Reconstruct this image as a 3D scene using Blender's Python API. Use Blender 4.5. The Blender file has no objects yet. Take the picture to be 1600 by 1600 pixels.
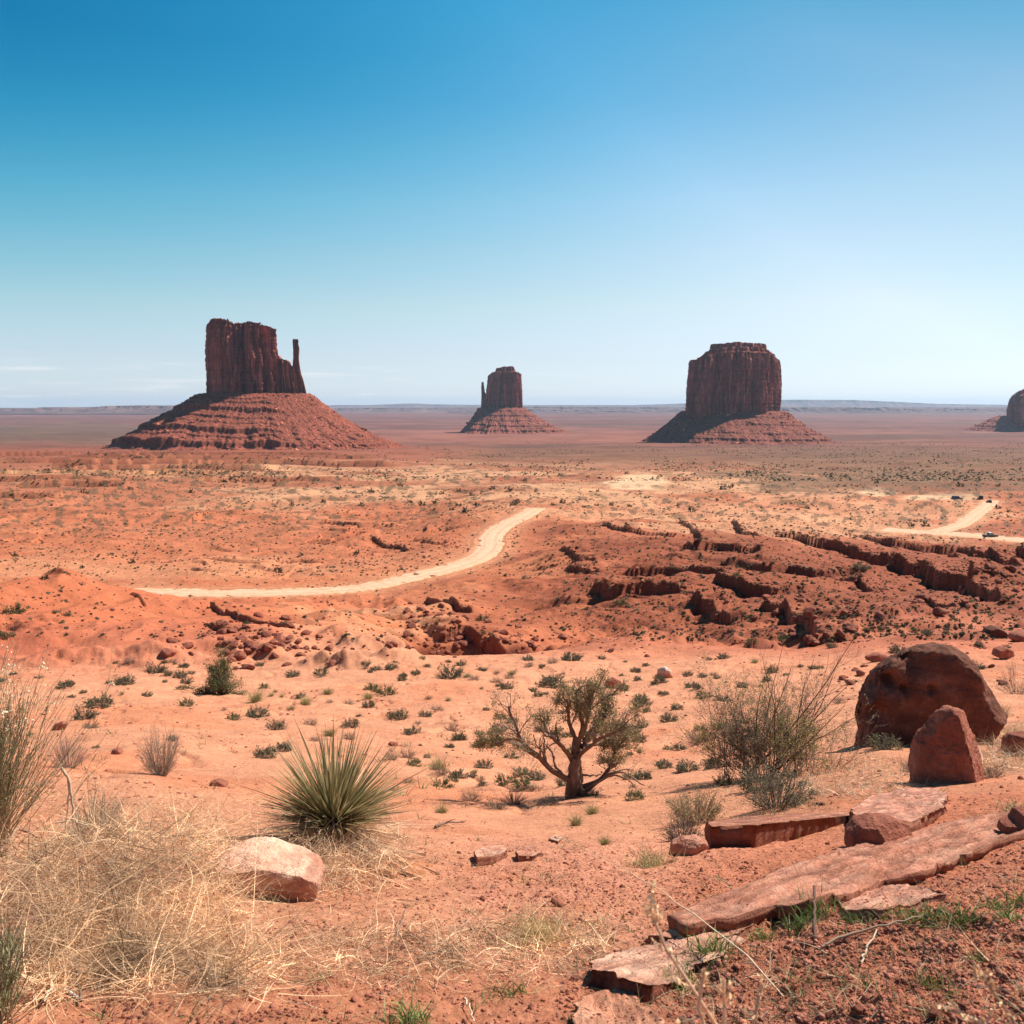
import bpy, math, random
import numpy as np
from mathutils import Vector

# ------------------------------------------------------------------ camera, sky, sun, exposure
SC = bpy.context.scene
F = 1400.0                       # focal length in pixels of a 1600 px frame
YH = 632.0                       # row of the horizon
TH = math.atan((800 - YH) / F)
CT, ST = math.cos(TH), math.sin(TH)
cd = bpy.data.cameras.new('camera')
cam = bpy.data.objects.new('camera', cd)
SC.collection.objects.link(cam)
cam.location = (0, 0, 0)
cam.rotation_euler = (math.pi / 2 - TH, 0, 0)
cd.sensor_fit = 'HORIZONTAL'
cd.sensor_width = 36.0
cd.lens = 36.0 * F / 1600.0
cd.clip_start = 0.05
cd.clip_end = 200000
cd.dof.use_dof = True; cd.dof.focus_distance = 6.5; cd.dof.aperture_fstop = 11.0
SC.camera = cam

SUN_EL, SUN_AZ = math.radians(50), math.radians(61)     # azimuth to the right of the view
w = bpy.data.worlds.new('World'); SC.world = w; w.use_nodes = True
nt = w.node_tree; nt.nodes.clear()
sky = nt.nodes.new('ShaderNodeTexSky'); sky.sky_type = 'NISHITA'; sky.sun_disc = False
sky.sun_elevation = SUN_EL; sky.sun_rotation = SUN_AZ
sky.altitude = 1600; sky.air_density = 1.15; sky.dust_density = 0.5; sky.ozone_density = 2.2
# the sky texture is balanced by height above the horizon, and deepens away from the sun as through a polarising filter
def wn(op, a, b_=None, clamp=False):
    m = nt.nodes.new('ShaderNodeMath'); m.operation = op; m.use_clamp = clamp
    for i, v in enumerate((a, b_)):
        if v is None: continue
        if isinstance(v, (int, float)): m.inputs[i].default_value = v
        else: nt.links.new(v, m.inputs[i])
    return m.outputs[0]
SVV = Vector((math.cos(SUN_EL) * math.sin(SUN_AZ), math.cos(SUN_EL) * math.cos(SUN_AZ), math.sin(SUN_EL)))
wtc = nt.nodes.new('ShaderNodeTexCoord'); wsx = nt.nodes.new('ShaderNodeSeparateXYZ'); nt.links.new(wtc.outputs['Generated'], wsx.inputs[0])
wdot = nt.nodes.new('ShaderNodeVectorMath'); wdot.operation = 'DOT_PRODUCT'; nt.links.new(wtc.outputs['Generated'], wdot.inputs[0]); wdot.inputs[1].default_value = SVV
welev = wn('MULTIPLY', wsx.outputs[2], 2.0, True)          # sine of the height, 0.5 -> 1
wr = nt.nodes.new('ShaderNodeValToRGB'); nt.links.new(welev, wr.inputs[0])
SKY_BAL = [(0.0, (0.78, 0.94, 1.38)), (0.05, (1.04, 0.99, 1.12)), (0.105, (1.4, 1.17, 1.04)), (0.158, (1.5, 1.28, 1.09)), (0.209, (1.4, 1.35, 1.16)), (0.258, (1.05, 1.31, 1.18)), (0.304, (0.69, 1.23, 1.18)), (0.384, (0.35, 1.18, 1.2)), (0.5, (0.25, 1.0, 1.1))]
we = wr.color_ramp.elements
while len(we) < len(SKY_BAL): we.new(0.5)
for i, (zz_, cc_) in enumerate(SKY_BAL): we[i].position = zz_ * 2; we[i].color = (cc_[0] / 4, cc_[1] / 4, cc_[2] / 4, 1)
wk = wn('MULTIPLY', wn('SUBTRACT', 0.60, wdot.outputs['Value']), 3.4)
wk = wn('MULTIPLY', wk, wn('POWER', wn('MULTIPLY', wsx.outputs[2], 2.9, True), 2.0))
wk = wn('MAXIMUM', wn('MINIMUM', wk, 1.3), -0.36)
wcc = nt.nodes.new('ShaderNodeCombineColor')
for i, tb in enumerate((0.10, 0.64, 0.78)): nt.links.new(wn('POWER', tb, wk), wcc.inputs[i])
def wmul(a, b_):
    m = nt.nodes.new('ShaderNodeVectorMath'); m.operation = 'MULTIPLY'
    for i, v in enumerate((a, b_)):
        if isinstance(v, tuple): m.inputs[i].default_value = v
        else: nt.links.new(v, m.inputs[i])
    return m.outputs[0]
wcut = wn('SUBTRACT', 1.0, wn('MULTIPLY', wn('MULTIPLY', wn('SUBTRACT', wdot.outputs['Value'], 0.58), 4.2, True), 0.34))
wcb = nt.nodes.new('ShaderNodeCombineXYZ')
wcut2 = wn('POWER', wcut, 2.4)
for i in range(3): nt.links.new(wcut2 if i == 0 else wcut, wcb.inputs[i])
wcol = wmul(wmul(wmul(wmul(sky.outputs[0], wr.outputs[0]), (4.0, 4.0, 4.0)), wcc.outputs[0]), wcb.outputs[0])
# a few thin wisps low over the horizon
wmp = nt.nodes.new('ShaderNodeMapping'); wmp.inputs['Scale'].default_value = (9, 9, 130); nt.links.new(wtc.outputs['Generated'], wmp.inputs['Vector'])
wnz = nt.nodes.new('ShaderNodeTexNoise'); wnz.inputs['Scale'].default_value = 1.0; wnz.inputs['Detail'].default_value = 7; wnz.inputs['Roughness'].default_value = 0.65; nt.links.new(wmp.outputs[0], wnz.inputs['Vector'])
wcl = wn('MULTIPLY', wn('SUBTRACT', wnz.outputs['Fac'], 0.53), 6.0, True)
wcl = wn('MULTIPLY', wcl, wn('MULTIPLY', wn('SUBTRACT', 0.055, wsx.outputs[2]), 40.0, True))
wcl = wn('MULTIPLY', wcl, wn('MULTIPLY', wn('SUBTRACT', 0.25, wsx.outputs[0]), 2.0, True))
wad = nt.nodes.new('ShaderNodeMix'); wad.data_type = 'RGBA'; wad.blend_type = 'MIX'; wad.clamp_factor = True
nt.links.new(wn('MULTIPLY', wcl, 0.55), wad.inputs[0]); nt.links.new(wcol, wad.inputs[6]); wad.inputs[7].default_value = (8.6, 8.4, 8.4, 1); wcol = wad.outputs[2]
bg = nt.nodes.new('ShaderNodeBackground'); bg.inputs['Strength'].default_value = 0.075
wo = nt.nodes.new('ShaderNodeOutputWorld')
nt.links.new(wcol, bg.inputs['Color']); nt.links.new(bg.outputs[0], wo.inputs['Surface'])

sl = bpy.data.lights.new('sun', 'SUN'); sl.energy = 4.9; sl.angle = math.radians(0.53); sl.color = (1.0, 0.93, 0.84)
so = bpy.data.objects.new('sun', sl); SC.collection.objects.link(so)
SV = Vector((math.cos(SUN_EL) * math.sin(SUN_AZ), math.cos(SUN_EL) * math.cos(SUN_AZ), math.sin(SUN_EL)))
so.rotation_euler = (-SV).to_track_quat('-Z', 'Y').to_euler()
so.location = (20, 10, 60)

SC.view_settings.view_transform = 'Standard'
SC.view_settings.look = 'None'
SC.view_settings.exposure = 0.66
SC.view_settings.gamma = 1.0
SC.cycles.use_denoising = True
SC.cycles.max_bounces = 5
SC.cycles.diffuse_bounces = 3
SC.cycles.glossy_bounces = 1
SC.cycles.transparent_max_bounces = 8
SC.cycles.volume_bounces = 1

# ------------------------------------------------------------------ noise and small helpers
RS = np.random.RandomState(7)
_perm = RS.permutation(256); _perm = np.concatenate([_perm, _perm, _perm])
_g = RS.normal(size=(256, 3)); _g /= np.linalg.norm(_g, axis=1)[:, None]

_g32 = _g.astype(np.float32)
def perlin(x, y, z=0.0):
    if np.ndim(z) == 0 and np.size(x) > 2000:      # a flat slice of the noise, in single precision
        x, y = np.broadcast_arrays(np.asarray(x), np.asarray(y))
        xi = np.floor(x); yi = np.floor(y); xf = (x - xi).astype(np.float32); yf = (y - yi).astype(np.float32)
        xi = xi.astype(np.int32) & 255; yi = yi.astype(np.int32) & 255
        zi = int(math.floor(z)); zf = np.float32(z - zi); zi &= 255
        u = xf * xf * xf * (xf * (xf * 6 - 15) + 10); v = yf * yf * yf * (yf * (yf * 6 - 15) + 10); wz = float(zf ** 3 * (zf * (zf * 6 - 15) + 10))
        res = 0
        for kz in ((0, 1) if wz > 0 else (0,)):
            c = []
            T = _perm[(np.arange(512) + zi + kz) % 256]       # hash over the summed xy index
            for i in (0, 1):
                px_ = _perm[xi + i]
                for j in (0, 1):
                    h = T[_perm[px_ + yi + j]]
                    g = _g32[h]
                    c.append(g[..., 0] * (xf - i) + g[..., 1] * (yf - j) + g[..., 2] * (zf - kz))
            n0 = c[0] + (c[2] - c[0]) * u; n1_ = c[1] + (c[3] - c[1]) * u
            res = res + (n0 + (n1_ - n0) * v) * ((1 - wz) if kz == 0 else wz)
        return np.float32(1.6) * res
    x, y, z = np.broadcast_arrays(np.asarray(x, float), np.asarray(y, float), np.asarray(z, float))
    xi, yi, zi = np.floor(x), np.floor(y), np.floor(z)
    xf, yf, zf = x - xi, y - yi, z - zi
    xi, yi, zi = xi.astype(int) & 255, yi.astype(int) & 255, zi.astype(int) & 255
    u, v, w_ = [t * t * t * (t * (t * 6 - 15) + 10) for t in (xf, yf, zf)]
    def gr(i, j, k):
        h = _perm[_perm[_perm[(xi + i) & 255] + ((yi + j) & 255)] + ((zi + k) & 255)]
        g = _g[h]
        return g[..., 0] * (xf - i) + g[..., 1] * (yf - j) + g[..., 2] * (zf - k)
    def lp(a, b, t): return a + (b - a) * t
    return 1.6 * lp(lp(lp(gr(0,0,0), gr(1,0,0), u), lp(gr(0,1,0), gr(1,1,0), u), v),
              lp(lp(gr(0,0,1), gr(1,0,1), u), lp(gr(0,1,1), gr(1,1,1), u), v), w_)

def fbm(x, y, z=0.0, o=4, g=0.5):
    r = 0; a = 1; f = 1; t = 0
    for i in range(o):
        r = r + a * perlin(np.asarray(x) * f + 17.3 * i, np.asarray(y) * f + 5.1 * i, np.asarray(z) * f + 3.7 * i); t += a; a *= g; f *= 2.03
    return r / t * 1.5

def sstep(a, b, x):
    t = np.clip((x - a) / (b - a), 0, 1); return t * t * (3 - 2 * t)

def P(px, py, Y):
    """the point at depth Y (metres along +Y) that the photograph shows at pixel px, py"""
    a = (px - 800) / F; b = (800 - py) / F
    k = Y / (CT + b * ST)
    return Vector((a * k, Y, (-ST + b * CT) * k))

def slope(py):
    b = (800 - np.asarray(py, float)) / F
    return (-ST + b * CT) / (CT + b * ST)

def to_px(x, y, z):
    d = y * CT - z * ST
    u = y * ST + z * CT
    return 800 + F * x / d, 800 - F * u / d

def link(o): SC.collection.objects.link(o); return o

def mesh_np(name, V, Fc, col=None, mat=None, smooth=True, parent=None, link_it=True):
    me = bpy.data.meshes.new(name)
    V = np.ascontiguousarray(V, dtype=np.float32); n = Fc.shape[1]
    me.vertices.add(len(V)); me.vertices.foreach_set('co', V.ravel())
    me.loops.add(Fc.size); me.loops.foreach_set('vertex_index', np.ascontiguousarray(Fc, dtype=np.int32).ravel())
    me.polygons.add(len(Fc)); me.polygons.foreach_set('loop_start', np.arange(0, Fc.size, n, dtype=np.int32))
    me.polygons.foreach_set('loop_total', np.full(len(Fc), n, dtype=np.int32))
    if smooth: me.polygons.foreach_set('use_smooth', np.ones(len(Fc), bool))
    me.update(calc_edges=True)
    if col is not None:
        ca = me.color_attributes.new('Col', 'FLOAT_COLOR', 'POINT')
        c = np.ones((len(V), 4), np.float32); col = np.asarray(col); c[:, :col.shape[-1]] = col
        ca.data.foreach_set('color', c.ravel())
    if mat: me.materials.append(mat)
    o = bpy.data.objects.new(name, me)
    if link_it: link(o)
    if parent: o.parent = parent
    return o

def tag(o, label=None, cat=None, group=None, kind=None):
    if label: o['label'] = label
    if cat: o['category'] = cat
    if group: o['group'] = group
    if kind: o['kind'] = kind
    return o

def empty(name, loc, label, cat, group=None):
    o = bpy.data.objects.new(name, None); link(o); o.location = loc; o.empty_display_size = 0.2
    return tag(o, label, cat, group)

def copy_tree(o, parent=None):
    c = o.copy(); link(c); c.parent = parent
    for ch in o.children:
        copy_tree(ch, c)
    return c

def grid_faces(nr, nc, wrap=False):
    i = np.arange(nr - 1)[:, None]; j = np.arange(nc if wrap else nc - 1)[None, :]
    j2 = (j + 1) % nc
    return np.stack([i * nc + j, i * nc + j2, (i + 1) * nc + j2, (i + 1) * nc + j], -1).reshape(-1, 4)

# ------------------------------------------------------------------ materials
def nmat(name):
    m = bpy.data.materials.new(name); m.use_nodes = True; m.node_tree.nodes.clear()
    N = m.node_tree.nodes; L = m.node_tree.links
    out = N.new('ShaderNodeOutputMaterial'); bs = N.new('ShaderNodeBsdfPrincipled')
    L.new(bs.outputs[0], out.inputs['Surface'])
    bs.inputs['Specular IOR Level'].default_value = 0.15
    bs.inputs['Roughness'].default_value = 0.9
    return m, N, L, bs

def noise(N, L, vec, scale, detail=6, rough=0.6, dist=0.0):
    n = N.new('ShaderNodeTexNoise'); n.inputs['Scale'].default_value = scale
    n.inputs['Detail'].default_value = detail; n.inputs['Roughness'].default_value = rough
    n.inputs['Distortion'].default_value = dist
    L.new(vec, n.inputs['Vector']); return n.outputs['Fac']

def ramp(N, L, fac, stops):
    r = N.new('ShaderNodeValToRGB'); e = r.color_ramp.elements
    while len(e) < len(stops): e.new(0.5)
    for k, (p, c) in enumerate(stops): e[k].position = p; e[k].color = (*c, 1) if len(c) == 3 else c
    L.new(fac, r.inputs[0]); return r.outputs[0]

def mul(N, L, a, b, fac=1.0, mode='MULTIPLY'):
    m = N.new('ShaderNodeMix'); m.data_type = 'RGBA'; m.blend_type = mode; m.inputs[0].default_value = fac
    m.clamp_result = False
    for s, v in ((6, a), (7, b)):
        if hasattr(v, 'is_linked') or hasattr(v, 'links'): L.new(v, m.inputs[s])
        else: m.inputs[s].default_value = (*v, 1)
    return m.outputs[2]

def mth(N, L, op, a, b):
    m = N.new('ShaderNodeMath'); m.operation = op
    for s, v in ((0, a), (1, b)):
        if isinstance(v, (int, float)): m.inputs[s].default_value = v
        else: L.new(v, m.inputs[s])
    return m.outputs[0]

def g3(v): return (v, v, v)

def mat_ground():
    m, N, L, bs = nmat('earth')
    at = N.new('ShaderNodeAttribute'); at.attribute_name = 'Col'
    tc = N.new('ShaderNodeTexCoord').outputs['Object']
    c = at.outputs['Color']
    c = mul(N, L, c, ramp(N, L, noise(N, L, tc, 0.9, 8, 0.65), [(0.3, g3(0.84)), (0.7, g3(1.14))]))
    c = mul(N, L, c, ramp(N, L, noise(N, L, tc, 14, 6, 0.7), [(0.32, (0.72, 0.66, 0.62)), (0.55, g3(1.02)), (0.75, (1.12, 1.15, 1.2))]))
    v = N.new('ShaderNodeTexVoronoi'); v.inputs['Scale'].default_value = 38; v.inputs['Randomness'].default_value = 1
    L.new(tc, v.inputs['Vector'])
    c = mul(N, L, c, ramp(N, L, v.outputs['Distance'], [(0.0, (1.12, 1.08, 1.1)), (0.22, g3(1.0)), (0.75, (0.86, 0.82, 0.8))]), 0.8)
    L.new(c, bs.inputs['Base Color'])
    h = mth(N, L, 'ADD', mth(N, L, 'MULTIPLY', noise(N, L, tc, 6, 10, 0.72), 0.07), mth(N, L, 'MULTIPLY', v.outputs['Distance'], -0.012))
    h2 = mth(N, L, 'MULTIPLY', noise(N, L, tc, 0.35, 8, 0.62), 0.9)
    hh = N.new('ShaderNodeMix'); hh.data_type = 'FLOAT'
    L.new(at.outputs['Alpha'], hh.inputs[0]); L.new(h, hh.inputs[2]); L.new(h2, hh.inputs[3])
    b = N.new('ShaderNodeBump'); b.inputs['Strength'].default_value = 0.75; b.inputs['Distance'].default_value = 1.0
    L.new(hh.outputs[0], b.inputs['Height']); L.new(b.outputs[0], bs.inputs['Normal'])
    return m

def mat_rock(name, base, dark, light, sc=1.0, strata=0.0, bump=0.3, bd=1.0, vcol=False):
    m, N, L, bs = nmat(name)
    tc = N.new('ShaderNodeTexCoord').outputs['Object']
    f = noise(N, L, tc, 2.2 * sc, 8, 0.62, 0.3)
    c = ramp(N, L, f, [(0.3, dark), (0.5, base), (0.72, light)])
    c = mul(N, L, c, ramp(N, L, noise(N, L, tc, 18 * sc, 5, 0.7), [(0.3, g3(0.78)), (0.7, g3(1.15))]))
    h = mth(N, L, 'ADD', noise(N, L, tc, 5 * sc, 9, 0.68), mth(N, L, 'MULTIPLY', noise(N, L, tc, 30 * sc, 4, 0.7), 0.25))
    if strata:
        mp = N.new('ShaderNodeMapping'); mp.inputs['Scale'].default_value = (0.25, 0.25, 6); L.new(tc, mp.inputs['Vector'])
        s = noise(N, L, mp.outputs[0], 1.6 * sc, 6, 0.7, 0.2)
        c = mul(N, L, c, ramp(N, L, s, [(0.35, g3(1 - 0.4 * strata)), (0.6, g3(1 + 0.12 * strata))]))
        h = mth(N, L, 'ADD', h, mth(N, L, 'MULTIPLY', s, 1.2 * strata))
    if vcol:
        at = N.new('ShaderNodeAttribute'); at.attribute_name = 'Col'; c = mul(N, L, c, at.outputs['Color'])
    L.new(c, bs.inputs['Base Color'])
    b = N.new('ShaderNodeBump'); b.inputs['Strength'].default_value = bump; b.inputs['Distance'].default_value = 0.12 / sc * bd
    L.new(h, b.inputs['Height']); L.new(b.outputs[0], bs.inputs['Normal'])
    return m

def mat_cliff(name, c0, c1, c2):
    """desert varnish streaks run down the wall, thin beds run across it"""
    m, N, L, bs = nmat(name)
    tc = N.new('ShaderNodeTexCoord').outputs['Object']
    def mp(s):
        q = N.new('ShaderNodeMapping'); q.inputs['Scale'].default_value = s; L.new(tc, q.inputs['Vector']); return q.outputs[0]
    c = ramp(N, L, noise(N, L, mp((1, 1, 0.14)), 0.07, 8, 0.65, 0.4), [(0.33, c0), (0.52, c1), (0.7, c2)])
    c = mul(N, L, c, ramp(N, L, noise(N, L, mp((0.05, 0.05, 1)), 0.12, 6, 0.7), [(0.38, g3(0.78)), (0.6, g3(1.08))]))
    L.new(c, bs.inputs['Base Color'])
    h = mth(N, L, 'ADD', noise(N, L, mp((1, 1, 0.2)), 0.16, 9, 0.7), mth(N, L, 'MULTIPLY', noise(N, L, mp((0.15, 0.15, 1)), 0.25, 6, 0.7), 0.4))
    b = N.new('ShaderNodeBump'); b.inputs['Strength'].default_value = 0.6; b.inputs['Distance'].default_value = 3.5
    L.new(h, b.inputs['Height']); L.new(b.outputs[0], bs.inputs['Normal'])
    return m

def mat_talus():
    m, N, L, bs = nmat('talus')
    at = N.new('ShaderNodeAttribute'); at.attribute_name = 'Col'
    tc = N.new('ShaderNodeTexCoord').outputs['Object']
    c = mul(N, L, at.outputs['Color'], ramp(N, L, noise(N, L, tc, 0.05, 8, 0.75), [(0.3, g3(0.72)), (0.7, g3(1.25))]))
    c = mul(N, L, c, ramp(N, L, noise(N, L, tc, 0.22, 4, 0.8), [(0.38, (0.5, 0.47, 0.45)), (0.5, g3(1.0)), (0.62, (1.7, 1.65, 1.6))]))
    L.new(c, bs.inputs['Base Color'])
    b = N.new('ShaderNodeBump'); b.inputs['Strength'].default_value = 0.9; b.inputs['Distance'].default_value = 5
    L.new(noise(N, L, tc, 0.12, 9, 0.75), b.inputs['Height']); L.new(b.outputs[0], bs.inputs['Normal'])
    return m

def mat_leaf(name, rough=0.7, spec=0.2, trans=0.0, bump=0):
    m, N, L, bs = nmat(name)
    at = N.new('ShaderNodeAttribute'); at.attribute_name = 'Col'
    L.new(at.outputs['Color'], bs.inputs['Base Color'])
    bs.inputs['Roughness'].default_value = rough; bs.inputs['Specular IOR Level'].default_value = spec
    if trans:
        out = [n for n in N if n.type == 'OUTPUT_MATERIAL'][0]
        tr = N.new('ShaderNodeBsdfTranslucent'); L.new(at.outputs['Color'], tr.inputs['Color'])
        mx = N.new('ShaderNodeMixShader'); mx.inputs[0].default_value = trans
        L.new(bs.outputs[0], mx.inputs[1]); L.new(tr.outputs[0], mx.inputs[2]); L.new(mx.outputs[0], out.inputs['Surface'])
    return m

def mat_plain(name, col, rough=0.6, metal=0.0, spec=0.4, nscale=8.0, var=0.12):
    m, N, L, bs = nmat(name)
    tc = N.new('ShaderNodeTexCoord').outputs['Object']
    c = mul(N, L, col, ramp(N, L, noise(N, L, tc, nscale, 4), [(0.3, g3(1 - var)), (0.7, g3(1 + var))]))
    L.new(c, bs.inputs['Base Color']); bs.inputs['Roughness'].default_value = rough
    bs.inputs['Metallic'].default_value = metal; bs.inputs['Specular IOR Level'].default_value = spec
    return m

M = dict(
    ground=mat_ground(), talus=mat_talus(),
    cliff=mat_cliff('red_cliff', (0.12, 0.034, 0.026), (0.31, 0.084, 0.056), (0.58, 0.21, 0.145)),
    leaf=mat_leaf('leaf', 0.65, 0.25, 0.25), straw=mat_leaf('straw', 0.6, 0.3, 0.15), bark=mat_leaf('bark', 0.9, 0.1),
    rock=mat_rock('red_rock', (0.38, 0.13, 0.08), (0.23, 0.07, 0.045), (0.55, 0.24, 0.16), 1.0, 0.35, 0.8, 1, True),
    slab=mat_rock('sandstone_slab', (0.60, 0.27, 0.175), (0.45, 0.17, 0.105), (0.72, 0.39, 0.27), 3.0, 0.7, 0.9, 1, True),
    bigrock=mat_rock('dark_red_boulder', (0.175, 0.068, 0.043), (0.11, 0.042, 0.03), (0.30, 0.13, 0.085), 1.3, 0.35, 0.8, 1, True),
    road=mat_rock('dirt_road', (0.68, 0.40, 0.25), (0.58, 0.31, 0.18), (0.74, 0.46, 0.3), 0.3, 0.0, 0.3, 0.3, True),
)

# ------------------------------------------------------------------ the ground as one height field
COLS = {
 -300: [(1600,2.0),(1500,2.5),(1400,3.1),(1340,3.8),(1260,6),(1180,15),(1110,28),(1050,46),(990,70),(935,100),(915,120),(935,140),(920,155),(870,190),(830,270),(790,400),(760,520)],
 0:   [(1600,2.0),(1500,2.5),(1400,3.2),(1340,3.9),(1250,6.5),(1165,17),(1090,32),(1040,48),(985,70),(935,97),(918,113),(945,135),(925,150),(872,190),(830,270),(790,400),(760,520)],
 200: [(1600,2.0),(1500,2.5),(1400,3.25),(1310,4.6),(1240,7.5),(1190,12.5),(1130,22),(1080,34),(1040,47),(985,68),(955,92),(948,112),(942,134),(924,146),(885,182),(835,262),(795,390),(760,520)],
 400: [(1600,2.0),(1500,2.55),(1400,3.4),(1330,4.6),(1260,8),(1190,14.5),(1130,24),(1080,36),(1035,50),(990,70),(962,100),(948,132),(926,146),(890,180),(850,235),(800,370),(760,520)],
 600: [(1600,2.0),(1500,2.55),(1400,3.5),(1330,5),(1270,8.5),(1200,15.5),(1130,26),(1080,36),(1030,50),(1005,62),(960,92),(940,125),(911,156),(888,180),(850,235),(800,370),(760,520)],
 800: [(1600,2.0),(1500,2.6),(1400,3.6),(1320,5.8),(1270,9.5),(1210,15.5),(1130,26),(1080,36),(1035,48),(1010,60),(975,86),(905,135),(860,188),(800,262),(778,350),(755,520)],
 1000:[(1600,2.0),(1500,2.6),(1400,3.6),(1320,5.5),(1265,9),(1205,15.5),(1130,26),(1080,36),(1040,46),(1003,58),(985,80),(915,120),(860,165),(822,225),(815,270),(800,300),(770,400),(740,620)],
 1200:[(1600,1.95),(1500,2.5),(1400,3.4),(1330,4.6),(1290,6),(1255,8),(1180,15),(1120,24),(1070,34),(1030,45),(995,57),(975,80),(915,120),(860,170),(832,222),(826,260),(800,320),(765,430),(740,620)],
 1400:[(1600,1.9),(1500,2.35),(1400,3.1),(1330,4.2),(1290,5.3),(1230,7.5),(1190,10),(1150,15),(1100,23),(1050,34),(1008,46),(980,60),(950,90),(900,132),(884,185),(874,228),(838,288),(805,340),(775,405),(745,600)],
 1600:[(1600,1.85),(1500,2.2),(1400,2.8),(1330,3.6),(1270,4.8),(1220,7),(1170,11),(1120,19),(1060,31),(1010,45),(975,60),(940,92),(903,132),(896,182),(882,228),(847,287),(808,342),(775,405),(745,600)],
 1900:[(1600,1.8),(1500,2.15),(1400,2.7),(1330,3.5),(1270,4.7),(1220,7),(1170,11),(1120,19),(1060,31),(1010,45),(975,60),(940,92),(903,132),(896,182),(882,228),(847,287),(808,342),(775,405),(745,600)],
}
FAR = [(735,820),(720,1100),(710,1500),(702,1950),(690,2750),(675,4070),(655,8500),(645,16000),(637.5,40000),(635.5,70000)]
_ly = np.linspace(math.log(1.0), math.log(60000), 700)
_cx = np.array(sorted(COLS))
_tab = []
for c in _cx:
    pts = COLS[c] + [f for f in FAR if f[1] > COLS[c][-1][1] * 1.25]
    Yp = np.array([p[1] for p in pts], float); sp = slope([p[0] for p in pts])
    zp = Yp * sp
    zz = np.interp(np.exp(_ly), Yp, zp)
    near = np.exp(_ly) < Yp[0]
    zz[near] = zp[0] + (Yp[0] - np.exp(_ly[near])) * 0.12
    s = zz / np.exp(_ly)
    k = np.exp(-np.linspace(-2, 2, 15) ** 2); k /= k.sum()
    s = np.convolve(np.pad(s, 7, mode='edge'), k, mode='valid')
    _tab.append(s)
_tab = np.array(_tab)

def base_z(x, Y):
    Yc = np.maximum(Y, 1.05)
    li = np.clip((np.log(Yc) - _ly[0]) / (_ly[1] - _ly[0]), 0, len(_ly) - 1.001)
    i0 = li.astype(int); fr = li - i0
    t = x / np.maximum(Y, 1.6)
    px = 800 + F * t * 0.975
    for _ in range(2):
        pc = np.clip(px, _cx[0], _cx[-1] - 1e-3)
        j = np.clip(np.searchsorted(_cx, pc, side='right') - 1, 0, len(_cx) - 2)
        f = (pc - _cx[j]) / (_cx[j + 1] - _cx[j]); f = f * f * (3 - 2 * f) * 0.6 + f * 0.4
        s = (_tab[j, i0] * (1 - fr) + _tab[j, i0 + 1] * fr) * (1 - f) + (_tab[j + 1, i0] * (1 - fr) + _tab[j + 1, i0 + 1] * fr) * f
        b = (s * CT + ST) / (CT - s * ST)
        px = 800 + F * t * (CT + b * ST)
    z = s * Yc
    z = np.where(Y < 1.05, z + (1.05 - Y) * 0.10, z)
    return z

def world_of_px(pts, zc=None):
    """pixel points -> ground points on the smooth base (or on the level zc)"""
    out = []
    for (px, py) in pts:
        s = float(slope(py)); b = (800 - py) / F; kx = (px - 800) / F / (CT + b * ST)
        if zc is not None:
            Y = zc / s
        else:
            Ys = np.exp(np.linspace(math.log(1.9), math.log(9000), 1600))
            d = base_z(kx * Ys, Ys) - s * Ys
            k = np.argmax(d > 0); Y = Ys[k]
        out.append((kx * Y, Y, s * Y))
    return np.array(out)

def seg_dist(X, Yv, pl):
    """signed distance to a polyline (positive on its far side), fraction along it"""
    best = np.full(X.shape, 1e9); sgn = np.ones(X.shape); fr = np.zeros(X.shape); zc = np.zeros(X.shape)
    L = np.r_[0, np.cumsum(np.hypot(*np.diff(pl[:, :2], axis=0).T))]
    for i in range(len(pl) - 1):
        a, b = pl[i], pl[i + 1]; d = b[:2] - a[:2]; l2 = (d ** 2).sum()
        t = np.clip(((X - a[0]) * d[0] + (Yv - a[1]) * d[1]) / l2, 0, 1)
        dd = np.hypot(X - a[0] - t * d[0], Yv - a[1] - t * d[1])
        cr = d[0] * (Yv - a[1]) - d[1] * (X - a[0])
        m = dd < best
        best = np.where(m, dd, best); sgn = np.where(m, np.sign(cr), sgn)
        fr = np.where(m, (L[i] + t * math.sqrt(l2)) / L[-1], fr); zc = np.where(m, a[2] + t * (b[2] - a[2]), zc)
    return best, sgn, fr, zc

ROAD1 = [(60,921),(130,922),(200,924),(300,926),(430,925),(520,922),(580,915),(640,902),(700,888),(745,872),(765,855),(768,838),(785,822),(812,809),(838,794)]
ROAD2 = [(1380,827),(1430,831),(1470,833),(1540,838),(1620,846),(1700,852)]
ROAD3 = [(1462,831),(1500,820),(1525,803),(1540,792),(1549,782)]
def smooth_pl(pl, n=8):
    P0 = np.vstack([2 * pl[0] - pl[1], pl, 2 * pl[-1] - pl[-2]]); out = []
    for i in range(1, len(P0) - 2):
        for t in np.arange(n) / n:
            a, b, c, d = P0[i - 1:i + 3]
            out.append(0.5 * (2 * b + (c - a) * t + (2 * a - 5 * b + 4 * c - d) * t * t + (3 * b - a - 3 * c + d) * t ** 3))
    out.append(pl[-1]); return np.array(out)
R1 = smooth_pl(world_of_px(ROAD1, -31.3)); R2 = smooth_pl(world_of_px(ROAD2, -42.5)); R3 = smooth_pl(world_of_px(ROAD3, -42.5))
R3[:, 2] += 0.04
ROADS = [(R1, 3.0), (R2, 5.5), (R3, 3.2)]

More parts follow.
